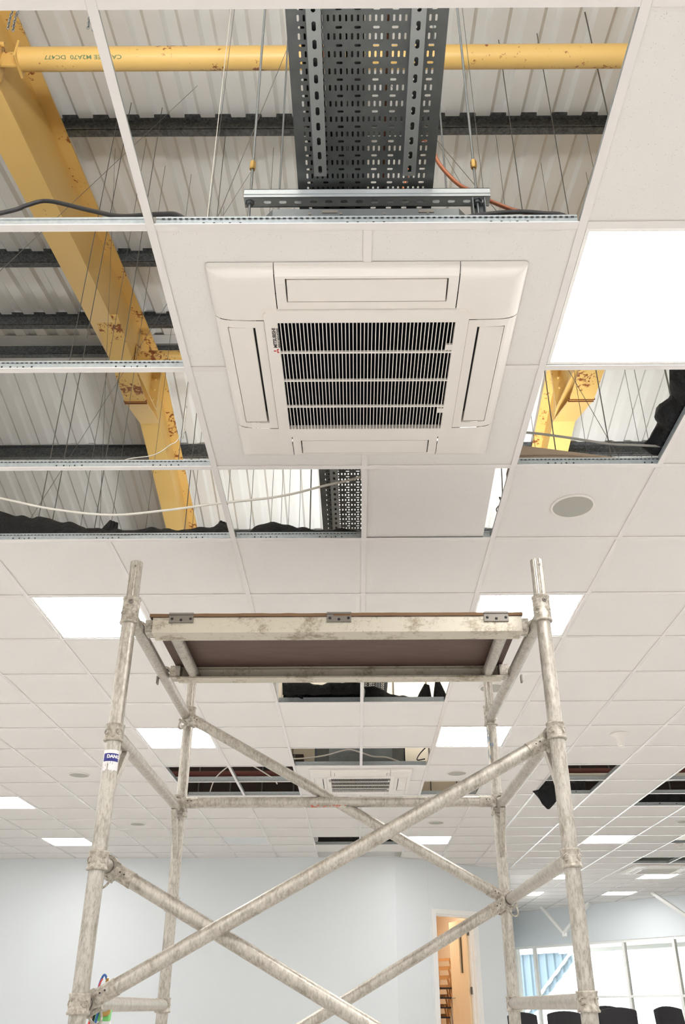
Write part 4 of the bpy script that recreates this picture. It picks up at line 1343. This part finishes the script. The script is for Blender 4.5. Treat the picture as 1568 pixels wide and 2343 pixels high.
bm = MB(); rnd = random.Random(8); rb = R + .0004
for k in range(16):
    t = math.radians(rnd.uniform(190, 262)); z = HC + rnd.uniform(1.06, 1.22); hz = rnd.uniform(.006, .022); wt = rnd.uniform(.05, .16)
    q = [(BX[1] + rb * math.cos(t + e), BYY + rb * math.sin(t + e), z + f) for e, f in ((0, -hz), (wt, -hz * .8), (wt * 1.1, hz), (wt * .1, hz * .9))]
    bm.add(q, [(0, 1, 2, 3)])
tag(bm.build('paint_mark', M['worn_blue'], posts['BR'], recalc=False), kind='stuff')

# ---- work platform lying across the top rungs
plat = thing('work_platform', (-0.07, 3.16, HC + 1.254), 'brown-decked scaffold platform with aluminium side beams hooked on the top rungs', 'platform')
PZ0, PZ1 = HC + 1.254, HC + 1.318
PX0, PX1 = -.770, .627
bm = MB()
bm.prism([(0, 0), (.078, 0), (.078, .010), (.004, .010), (.004, .060), (.03, .060), (.03, .064), (0, .064)], (PX0, 2.90, PZ0), (0, 1, 0), (0, 0, 1), (PX1 - PX0, 0, 0))
bm.build('side_beam', M['alu_beam'], plat, bevel=.002)
bm = MB()
bm.prism([(0, 0), (-.062, 0), (-.062, .010), (-.004, .010), (-.004, .060), (-.03, .060), (-.03, .064), (0, .064)], (PX0, 3.452, PZ0), (0, 1, 0), (0, 0, 1), (PX1 - PX0, 0, 0))
bm.build('side_beam', M['alu_beam'], plat, bevel=.002)
for x_ in (-.700, .565):
    bm = MB(); bm.tube((x_, 2.904, PZ0 + .029), (x_, 3.448, PZ0 + .029), .0235, 20); bm.build('cross_tube', M['alu'], plat)
bm = MB(); n = 40; rnd = random.Random(11)
zt0, zt1 = PZ0 + .0645, PZ0 + .0765
ed = [rnd.uniform(0, .004) for _ in range(n + 1)]
top = [(PX0 - .012 + k * (PX1 - PX0 + .016) / n, 2.894 + ed[k]) for k in range(n + 1)]
bk = [(PX1 + .004, 3.456), (PX0 - .012, 3.456)]
poly = top + bk
bm.prism(poly, (0, 0, zt0), (1, 0, 0), (0, 1, 0), (0, 0, zt1 - zt0))
dk = bm.build('deck_board', [M['deck']], plat)
bm = MB()
for k in range(n):
    (xa, ya), (xb, yb2) = top[k], top[k + 1]
    bm.add([(xa, ya - .0012, zt0 - .001), (xb, yb2 - .0012, zt0 - .001), (xb, yb2 - .0012, zt1), (xa, ya - .0012, zt1)], [(0, 1, 2, 3)])
bm.build('deck_edge', M['deck_edge'], dk)
for x_ in (-.662, -.065, .530):
    bm = MB(); bm.box((x_ - .046, 2.894, PZ0 + .040), (x_ + .046, 2.8995, PZ0 + .076)); bm.box((x_ - .046, 2.890, PZ0 + .0715), (x_ + .046, 2.93, PZ0 + .0785))
    hg = bm.build('trapdoor_hinge', M['steel_dark'], plat)
    bm = MB()
    for k in (-.034, 0, .036): bm.lathe((x_ + k, 2.894, PZ0 + .055 - (.005 if k == 0 else 0)), [(.0055, 0), (.0055, .0015), (.003, .0025), (0, .0025)], 10, (0, -1, 0))
    bm.build('rivet', M['ink_black'], hg)
for xe, xr_, sg in ((PX0, FX[0], -1), (PX1, FX[1], 1)):
    for y_ in (2.935, 3.415):
        bm = MB()
        bm.box((xe - sg * .012, y_ - .024, PZ0 + .012), (xr_ - sg * .026, y_ + .024, PZ0 + .058))
        bm.box((xe - sg * .012, y_ - .026, PZ0 + .004), (xr_ - sg * .03, y_ + .026, PZ0 + .010))
        # claw over the rung
        ring = []; c = Vector((xr_, y_, LV[5])); n = 12
        for k in range(n + 1):
            t = math.radians(-10 + 150 * k / n); e = Vector((-sg * math.cos(t), 0, math.sin(t)))
            ring.append((c + e * .0245, c + e * .034))
        vs = []
        for a, b_ in ring:
            for yy in (-.022, .022):
                vs += [a + Vector((0, yy, 0)), b_ + Vector((0, yy, 0))]
        fs = []
        for k in range(n):
            i = 4 * k; j = i + 4
            fs += [(i, i + 1, j + 1, j), (i + 1, i + 3, j + 3, j + 1), (i + 3, i + 2, j + 2, j + 3), (i + 2, i, j, j + 2)]
        fs += [(0, 2, 3, 1), (4 * n, 4 * n + 1, 4 * n + 3, 4 * n + 2)]
        bm.add(vs, fs)
        hk = bm.build('platform_hook', M['alu_cast'], plat)
        bm = MB(); bm.box((xr_ + sg * .027, y_ - .012, LV[5] - .04), (xr_ + sg * .033, y_ + .012, LV[5] - .008)); bm.build('wind_latch', M['steel_dark'], hk)

# ------------------------------------------------------------------ gauge manifold hanging by the front left post
gm = thing('gauge_manifold', (-0.845, 3.12, HC - .01), 'green refrigerant gauge manifold with red and blue hoses by the front left post', 'gauge')
bm = MB(); bm.prism([(-.026, -.03), (.030, -.03), (.032, .012), (.020, .022), (-.024, .022)], (-0.845, 3.10, HC - .005), (1, 0, 0), (0, 0, 1), (0, .03, 0)); bm.build('manifold_body', M['green'], gm, bevel=.004)
bm = MB(); bm.lathe((-0.827, 3.10, HC - .006), [(0, .018), (.013, .018), (.016, .012), (.016, 0)], 18, (0, -1, 0)); bm.build('valve_knob', M['brass'], gm)
bm = MB(); bm.box((-0.878, 3.105, HC - .11), (-.812, 3.125, HC - .036)); bm.build('label_plate', M['sticker_white'], gm)
for pts, mk in (([(-.868, 3.095, HC + .02), (-.872, 3.09, HC - .03), (-.886, 3.085, HC - .09), (-.90, 3.085, HC - .2)], 'red'),
                ([(-.848, 3.092, HC + .015), (-.852, 3.088, HC - .03), (-.864, 3.085, HC - .09), (-.872, 3.085, HC - .2)], 'blue'),
                ([(-.858, 3.10, HC + .01), (-.868, 3.098, HC - .05), (-.88, 3.095, HC - .2)], 'rubber')):
    bm = MB(); bm.path(catmull(pts, 5), .0038, 8); bm.build('hose', M[mk], gm)
bm = MB(); bm.path(catmull([(-.868, 3.11, HC + .02), (-.862, 3.11, HC + .07), (-.853, 3.11, HC + .098), (-.845, 3.11, HC + .10), (-.838, 3.11, HC + .085)], 5), .0038, 8); bm.build('hose', M['blue'], gm)
bm = MB(); bm.path(catmull([(-.864, 3.105, HC + .02), (-.86, 3.105, HC + .07), (-.852, 3.105, HC + .09)], 5), .0025, 8); bm.build('hose', M['red'], gm)
bm = MB()
for q in ((-.838, .085), (-.832, .078), (-.842, .068)):
    bm.tube((q[0], 3.108, HC + q[1] - .006), (q[0] + .004, 3.105, HC + q[1] + .008), .0045, 10)
bm.build('brass_fitting', M['brass'], gm)

# ------------------------------------------------------------------ cables, pipes, wires in the void
def cable(name, pts, r, mk, label, cat='cable', k=6, n=8):
    bm = MB(); bm.path(catmull(pts, k), r, n)
    return tag(bm.build(name, M[mk]), label, cat)
cable('white_cable', [V(-2.6, 3.32, 2.30), V(-1.95, 3.3, 2.18), V(-1.654, 3.3, 2.112), V(-1.4, 3.3, 2.051), V(-1.134, 3.3, 2.018), V(-0.914, 3.3, 2.036), V(-0.635, 3.3, 2.077), V(-0.353, 3.3, 2.114), V(-0.151, 3.3, 2.17), V(0.034, 3.3, 2.223), V(0.4, 3.35, 2.4)],
      .0055, 'cable_white', 'pale cable sagging across the open bay above the black polythene')
cable('black_cable', [V(-1.9, 2.25, 2.60), V(-1.347, 2.2, 2.689), V(-1.255, 2.2, 2.732), V(-1.175, 2.2, 2.756), V(-0.971, 2.1, 2.583), V(-0.815, 2.0, 2.428), V(-0.688, 1.9, 2.31), V(-0.615, 1.85, 2.253), V(-0.543, 1.8, 2.184), V(-0.46, 1.79, 2.09), V(-0.42, 1.79, 2.05)],
      .008, 'rubber', 'thick dark cable arching over the yellow rafter at left')
cable('black_cable', [V(0.33, 1.80, 2.165), V(0.392, 1.8, 2.181), V(0.501, 1.8, 2.194), V(0.582, 1.8, 2.187), V(0.66, 1.8, 2.168), V(0.72, 1.82, 2.08)],
      .007, 'rubber', 'short dark cable resting on the tee right of the channel')
cable('copper_pipe', [V(0.15, 2.2, 2.62), V(0.24, 2.08, 2.90), V(0.287, 2.05, 2.868), V(0.305, 2.04, 2.767), V(0.332, 2.03, 2.687), V(0.374, 2.02, 2.605), V(0.414, 2.0, 2.543), V(0.467, 1.95, 2.428), V(0.516, 1.9, 2.328), V(0.563, 1.85, 2.236), V(0.60, 1.83, 2.12)],
      .0075, 'copper', 'bright copper pipe curving down from the tray to the right', 'pipe')
cable('grey_cable', [V(0.5, 2.75, 2.06), V(0.674, 2.75, 2.062), V(0.848, 2.78, 2.060), V(1.028, 2.8, 2.040), V(1.134, 2.8, 2.033), V(1.236, 2.8, 2.026), V(1.4, 2.82, 2.03)],
      .005, 'cable_grey', 'grey cable crossing the square opening on the right')
cable('white_cable', [V(-.62, 7.76, 2.07), V(-.49, 7.76, 2.075), V(-.30, 7.76, 2.10), V(-.09, 7.76, 2.155), V(.03, 7.76, 2.13), V(.15, 7.76, 2.09), V(.28, 7.76, 2.08), V(.42, 7.76, 2.03), V(.52, 7.77, 2.004)],
      .007, 'cable_white', 'pale cable looping in front of the grey air unit')
cable('white_cable', [V(-1.55, 8.9, 2.02), V(-1.45, 8.6, 2.10), V(-1.3, 8.5, 2.20), V(-1.2, 8.5, 2.24), V(-1.05, 8.4, 2.17), V(-.85, 8.4, 2.05), V(-.8, 8.45, 2.0)],
      .006, 'cable_white', 'white flex looping in the dark opening left of the far cassette')
cable('black_cable', [V(.62, 7.6, 2.02), V(.58, 8.0, 2.12), V(.64, 8.2, 2.25), V(.78, 8.3, 2.40)], .006, 'rubber', 'thin black cable at the right end of the second row of openings')
cable('white_flex', [V(-0.98, 2.89, 2.02), V(-0.949, 2.9, 2.048), V(-0.874, 2.92, 2.075), V(-0.83, 2.92, 2.094), V(-0.788, 2.92, 2.133), V(-0.767, 2.92, 2.146), V(-0.746, 2.92, 2.185), V(-0.731, 2.92, 2.208), V(-0.743, 2.92, 2.255), V(-0.737, 2.92, 2.338), V(-0.739, 2.92, 2.472), V(-0.735, 2.92, 6.1)],
      .0022, 'cable_white', 'thin white flex curling in front of the lower yellow rafter', n=5)
cable('bent_wire', [V(0.70, 3.3, 2.5), V(0.685, 3.3, 2.134), V(0.668, 3.3, 2.103), V(0.674, 3.3, 2.074), V(0.649, 3.3, 2.038), V(0.657, 3.3, 2.012)],
      .0028, 'wire', 'dark bent wire hook in the gap beside the askew tile', 'wire', n=5)
# bright flexible duct and clutter in the far right openings
cable('flex_conduit', [V(3.09, 8.5, 2.03), V(3.4, 8.55, 2.08), V(3.8, 8.6, 2.15), V(4.3, 8.7, 2.28)], .016, 'cable_white', 'white conduit slanting through the far right openings')

WIRES = [(-1.854, 4.2, .003), (-1.79, 4.25, .003), (-1.751, 4.6, .002), (-1.66, 4.9, .002), (-1.552, 4.3, .003), (-1.45, 5.0, .0018), (-1.22, 5.4, .0018), (-1.063, 4.5, .003),
         (-0.879, 4.9, .002), (-0.686, 4.7, .002), (-0.657, 5.6, .002), (-0.549, 5.3, .0018), (-0.568, 6.1, .002), (-0.406, 5.2, .0018), (-0.3, 4.75, .0045),
         (1.076, 3.7, .003), (1.349, 3.65, .003), (1.664, 3.5, .0045), (1.203, 4.6, .0018), (1.646, 4.9, .0018), (2.068, 5.0, .0018), (1.885, 4.4, .0018)]
ORD = ['first', 'second', 'third', 'fourth', 'fifth', 'sixth', 'seventh', 'eighth', 'ninth', 'tenth', 'eleventh', 'twelfth', 'thirteenth', 'fourteenth', 'fifteenth']
lw = sorted([q for q in WIRES if q[0] < 0.5], key=lambda q: q[0] / q[1]); rw_ = sorted([q for q in WIRES if q[0] > 0.5], key=lambda q: q[0] / q[1])
for x_, y_, r_ in WIRES:
    wl = '%s straight hanger wire from the left in the open bays at left' % ORD[lw.index((x_, y_, r_))] if x_ < 0.5 else '%s straight hanger wire from the left in the square opening at right' % ORD[rw_.index((x_, y_, r_))]
    bm = MB(); bm.tube((x_, y_, H + .016), (x_, y_, sheet_z(y_) + .02), r_, 6)
    tag(bm.build('hanger_wire', M['wire'], org=(x_, y_, H + .016)), wl, 'wire', 'ceiling hanger wires')
SWL = ['very thin wire hanging left of the tray, behind the near tee', 'very thin wire hanging right of the right zinc rod', 'very thin wire slanting up from the near tee toward the tray',
       'very thin wire slanting up left from the right tee end', 'thin wire slanting up to the right over the left purlins', 'thin wire slanting up to the left beside the rafter',
       'thin wire slanting up to the left in the square opening', 'thin wire slanting up right across the upper left bay']
for kw, (p, q) in enumerate(((V(-0.742, 2.9, 1.99), V(-0.70, 2.9, 6.1)), (V(0.596, 2.6, 1.99), V(0.58, 2.6, 6.05)), (V(-0.56, 2.0, 2.0), V(-0.25, 3.2, 6.2)), (V(0.73, 2.05, 2.05), V(-0.35, 3.2, 6.2)),
             (V(-1.9, 3.9, 2.0), V(-0.9, 4.9, 6.5)), (V(-1.35, 3.9, 2.0), V(-2.0, 4.6, 6.4)), (V(1.3, 3.2, 2.0), V(0.6, 4.4, 6.4)), (V(-2.0, 2.6, 2.0), V(-1.2, 4.0, 6.3)))):
    bm = MB(); bm.tube(p, q, .0015, 5)
    tag(bm.build('stray_wire', M['wire'], org=tuple(p)), SWL[kw], 'wire', 'thin slanting wires')
# link chains
for x_, lb in ((-0.86, 'short link chain hanging by the main tee at top left'), (-1.12, 'short link chain hanging in front of the rafter at top left corner')):
    o = thing('hanging_chain', (x_, 1.6, HC + 3.1), lb, 'chain')
    for s_ in (0, .018):
        bm = MB()
        for k in range(22):
            z = HC + 3.09 - k * .0125; c = Vector((x_ + s_ + .004 * math.sin(k * .3), 1.6, z - (.012 if s_ else 0)))
            e = Vector((1, 0, 0)) if k % 2 else Vector((0, 1, 0))
            bm.path([c + e * (.0042 * math.cos(t)) + Vector((0, 0, .0085 * math.sin(t))) for t in [2 * PI * q / 10 for q in range(11)]], .0014, 4)
        tag(bm.build('chain_strand', M['rod'], o), kind='stuff')
    bm = MB(); bm.tube((x_ + .009, 1.6, HC + 3.09), (x_ + .009, 1.6, sheet_z(1.6)), .002, 5); bm.build('suspension_wire', M['wire'], o)


# black polythene bundles
def membrane(name, label, x0, x1, y0, y1, zfun, seed, nx=90, ny=12, horn=()):
    rnd = random.Random(seed)
    ph = [rnd.uniform(0, 6.28) for _ in range(10)]
    vs = []
    for i in range(nx + 1):
        x = x0 + (x1 - x0) * i / nx
        for j in range(ny + 1):
            t = j / ny
            y = y0 + (y1 - y0) * t
            h = zfun(x) + .007 * math.sin(x * 17 + ph[0]) + .003 * math.sin(x * 41 + ph[1] + 3 * t)
            prof_ = math.sin(PI * min(1, max(0, t))) ** .55
            z = H + .02 + (h + .004 * math.sin(x * 50 + 8 * t + ph[2])) * prof_
            yy = y + .010 * math.sin(x * 34 + ph[3]) + .006 * math.sin(x * 77 + ph[4] + 4 * t)
            vs.append((x + .008 * math.sin(t * 9 + x * 20), yy, z))
    fs = [(i * (ny + 1) + j, (i + 1) * (ny + 1) + j, (i + 1) * (ny + 1) + j + 1, i * (ny + 1) + j + 1) for i in range(nx) for j in range(ny)]
    bm = MB(); bm.add(vs, fs, 0, True)
    for hx, hz, lean in horn:
        c = Vector((hx, (y0 + y1) / 2, H + .03))
        for k in range(3):
            bm.lathe(c + Vector((.012 * k - .012, .01 * k, 0)), [(.05, 0), (.036, hz * .4), (.020, hz * .75), (.008, hz)], 7, (lean, 0, 1))
    return tag(bm.build(name, M['membrane'], recalc=False), label, 'polythene')


def lerp_tab(tab):
    def f(x):
        if x <= tab[0][0]: return tab[0][1]
        for (a, za), (b_, zb) in zip(tab[:-1], tab[1:]):
            if x <= b_: return za + (zb - za) * (x - a) / (b_ - a)
        return tab[-1][1]
    return f
membrane('black_polythene', 'black polythene bunched along the far edge of the left open bay',
         -2.0, -0.60, 3.50, 3.68, lerp_tab([(-2, .19), (-1.79, .22), (-1.70, .175), (-1.6, .19), (-1.43, .15), (-1.33, .095), (-1.28, .12), (-1.2, .10), (-.9, .10), (-.75, .11), (-.68, .135), (-.63, .11), (-.6, .05)]), 2,
         horn=((-1.245, .155, .25), (-.672, .145, .1)))
membrane('black_polythene', 'black polythene rolled along the opening where the cable tray reappears',
         -0.565, 0.03, 3.50, 3.66, lerp_tab([(-.565, .04), (-.5, .10), (-.42, .13), (-.3, .11), (-.2, .095), (-.05, .085), (.03, .06)]), 7, 50)
membrane('black_polythene', 'black polythene roll slumped over the left tile edge under the platform',
         -0.54, 0.03, 5.76, 5.98, lerp_tab([(-.54, .16), (-.45, .15), (-.3, .12), (.03, .13)]), 9, 40, horn=((-.44, .26, .1),))
membrane('black_polythene', 'black polythene tufts along the right opening under the platform',
         0.06, 0.64, 5.89, 6.02, lerp_tab([(.06, .13), (.15, .13), (.25, .07), (.4, .03), (.5, .03), (.64, .04)]), 13, 40, horn=((.50, .14, .2), (.625, .16, -.1)))
membrane('black_polythene', 'black polythene lying in the far dark opening right of the front post',
         1.86, 2.42, 8.88, 9.05, lerp_tab([(1.86, .16), (2.42, .15)]), 17, 30)
membrane('black_polythene', 'black polythene lying in the farthest dark opening at the right edge',
         3.05, 3.70, 9.48, 9.58, lerp_tab([(3.05, .10), (3.7, .14)]), 19, 30)
membrane('black_polythene', 'black polythene in the slot opening close to the back wall',
         -0.54, 0.63, 11.90, 12.05, lerp_tab([(-.54, .14), (.63, .13)]), 23, 30)
# piece folded along the right side of the square opening
bm = MB(); vs = []; ny_, nt_ = 30, 10
rnd = random.Random(4)
for i in range(ny_ + 1):
    f = i / ny_; y = 2.24 + f * .62
    h = .19 - .10 * f + .02 * math.sin(f * 19)
    bul = .030 + .028 * math.sin(f * 11 + .6) ** 2
    prof2 = [(.10, .018), (.08, .06), (.05, .5 * h + .05), (.02, h + .03), (-.006, h + .035), (-bul, h + .005), (-bul - .008, .6 * h + .02), (-bul * .6, .045), (-.006, .040), (-.002, .041), (.003, .041)]
    for j, (dx2, dz2) in enumerate(prof2):
        vs.append((gx(3) + dx2 + .004 * math.sin(i * 1.7 + j), y + .006 * math.sin(j * 2.1 + f * 20), H + dz2))
bm.add(vs, [(i * (nt_ + 1) + j, (i + 1) * (nt_ + 1) + j, (i + 1) * (nt_ + 1) + j + 1, i * (nt_ + 1) + j + 1) for i in range(ny_) for j in range(nt_)], 0, True)
tag(bm.build('black_polythene', M['membrane'], recalc=False), 'black polythene folded along the right side of the square opening', 'polythene')
# bag corner hanging through a far opening
bm = MB(); c = Vector((1.95, 8.70, H + .06))
vs = []
for k, (r_, dz) in enumerate(((.15, -.035), (.13, -.07), (.10, -.14), (.06, -.20), (.012, -.25))):
    for q in range(12):
        t = 2 * PI * q / 12
        vs.append((c.x + r_ * math.cos(t) * (1 + .25 * math.sin(3 * t + k)), c.y + .6 * r_ * math.sin(t), c.z + dz))
bm.add(vs, [(k * 12 + q, k * 12 + (q + 1) % 12, (k + 1) * 12 + (q + 1) % 12, (k + 1) * 12 + q) for k in range(4) for q in range(12)], 0, True)
tag(bm.build('polythene_bag', M['membrane'], recalc=False), 'black polythene corner drooping through the far opening beside the right post', 'polythene')
# brown board lying slanted in the square opening
bm = MB()
bm.prism([(0, 0), (.50, 0), (.50, .004), (0, .085)], (gx(2) + .02, gy(3) + .03, H + .045), (1, 0, 0), (0, 0, 1), (0, .22, 0))
tag(bm.build('brown_board', M['brown_board']), 'brown board lying on the tee at the back of the square opening', 'board')
# pale roll of insulation in the opening above the second cassette row
bm = MB(); bm.prism([(0, 0), (.5, 0), (.5, .05), (.02, .03)], (-.50, 5.99, H + .10), (1, 0, 0), (0, 0, 1), (0, .15, 0))
tag(bm.build('board_offcut', M['brown_board']), 'brown board edge behind the black roll under the platform', 'board')

# ------------------------------------------------------------------ V struts at the glazed wall
def strut(p, q, p2, r_, label):
    o = thing('roof_strut', tuple(q), label, 'strut')
    for e in (p, p2):
        bm = MB(); bm.bar(e, q, r_ * 2, r_ * 1.2); bm.build('strut_arm', M['white_paint'], o)
    bm = MB(); bm.box((q[0] - .05, q[1] - .05, q[2] - .06), (q[0] + .05, q[1] + .05, q[2] + .03)); bm.build('strut_foot', M['white_paint'], o)
strut((4.09, 20.0, H), (4.46, 19.70, HC + 1.413), (4.95, 19.15, H), .045, 'white V-shaped strut at the window wall, behind the right post')
strut((5.78, 17.5, H), (6.33, 16.95, HC + 1.40), (6.85, 16.3, H), .045, 'white slanting strut at the right edge above the windows')

# ------------------------------------------------------------------ chairs
def dining_chair(x, y, rot, top, label, wid=.46):
    o = thing('upholstered_chair', (x, y, 0), label, 'chair')
    def P(a, b_, z):
        c, s_ = math.cos(rot), math.sin(rot)
        return Vector((x + a * c - b_ * s_, y + a * s_ + b_ * c, z))
    hw = wid / 2
    bm = MB(); n = 8; vs = []
    zb = top - .42
    for k in range(n + 1):
        a = -hw + wid * k / n; curve = .035 * (1 - (2 * k / n - 1) ** 2); rise = .035 * (1 - (2 * k / n - 1) ** 2)
        for (b_, z) in ((.20 + curve, zb), (.24 + curve, top - .035 + rise), (.285 + curve, top - .045 + rise), (.25 + curve, zb)):
            vs.append(P(a, b_, z))
    fs = []
    for k in range(n):
        for q in range(4): fs.append((4 * k + q, 4 * k + (q + 1) % 4, 4 * k + 4 + (q + 1) % 4, 4 * k + 4 + q))
    fs += [(0, 1, 2, 3), tuple(4 * n + q for q in (3, 2, 1, 0))]
    bm.add(vs, fs); bm.build('backrest', M['chair_black'], o, bevel=.012)
    bm = MB(); c = P(0, 0, .44); cx_, sx_ = math.cos(rot), math.sin(rot)
    bm.obox(c, (hw * cx_, hw * sx_, 0), (-sx_ * .22, cx_ * .22, 0), (0, 0, .035)); bm.build('seat', M['chair_black'], o, bevel=.015)
    for a, b_ in ((-hw + .02, -.20), (hw - .02, -.20), (-hw + .02, .20), (hw - .02, .20)):
        bm = MB(); bm.tube(P(a, b_, 0), P(a, b_, .42 if b_ < 0 else zb + .05), .012, 8); bm.build('leg', M['chair_steel'], o)
for (x, y, rot, top, lb) in ((2.18, 11.6, .55, .80, 'low black chair behind the bottom of the rear right scaffold post'),
                             (2.67, 12.0, .0, .81, 'black chair just left of the front right scaffold post'),
                             (3.16, 11.7, -.45, .85, 'black chair immediately right of the front right scaffold post'),
                             (3.55, 13.0, .3, .87, 'black chair standing behind the one right of the scaffold post'),
                             (3.93, 11.4, .5, .86, 'black chair cut off by the right edge of the photo')):
    dining_chair(x, y, rot, top, lb)
# stacked wooden chairs in the room behind the door
base = rp(1.84, 1.50)
for k in range(6):
    o = thing('wooden_chair', (base.x, base.y, 0), ['lowest', 'second', 'third', 'fourth', 'fifth', 'topmost'][k] + ' wooden bentwood chair of the stack behind the open door', 'chair', 'stacked wooden chairs behind the door')
    off = DA * (0.03 * k) + Vector((0, 0, .14 * k))
    sc_ = base + off
    bm = MB(); pts = [sc_ + DA * .20 + Vector((0, 0, .43)), sc_ + DA * .215 + Vector((0, 0, .60)), sc_ + DA * .205 + Vector((0, 0, .74)), sc_ + DA * .17 + Vector((0, 0, .86))]
    for sd in (-.17, .17):
        for p, q in zip(pts[:-1], pts[1:]): bm.bar(p + NA * sd, q + NA * sd, .03, .02, tuple(DA))
    for q in (pts[2], pts[3]): bm.obox(q, NA * .18, DA * .008, (0, 0, .022))
    bm.build('backrest', M['wood_dark'], o)
    bm = MB(); bm.obox(sc_ + Vector((0, 0, .43)), DA * .20, NA * .19, (0, 0, .012)); bm.build('seat', M['chair_black'], o)
    for a in (-1, 1):
        for b_ in (-1, 1):
            bm = MB(); bm.tube(sc_ + DA * (.17 * a) + NA * (.16 * b_) + Vector((0, 0, .42)), sc_ + DA * (.21 * a) + NA * (.17 * b_) + Vector((0, 0, .005)), .010, 6); bm.build('leg', M['chair_steel'], o)
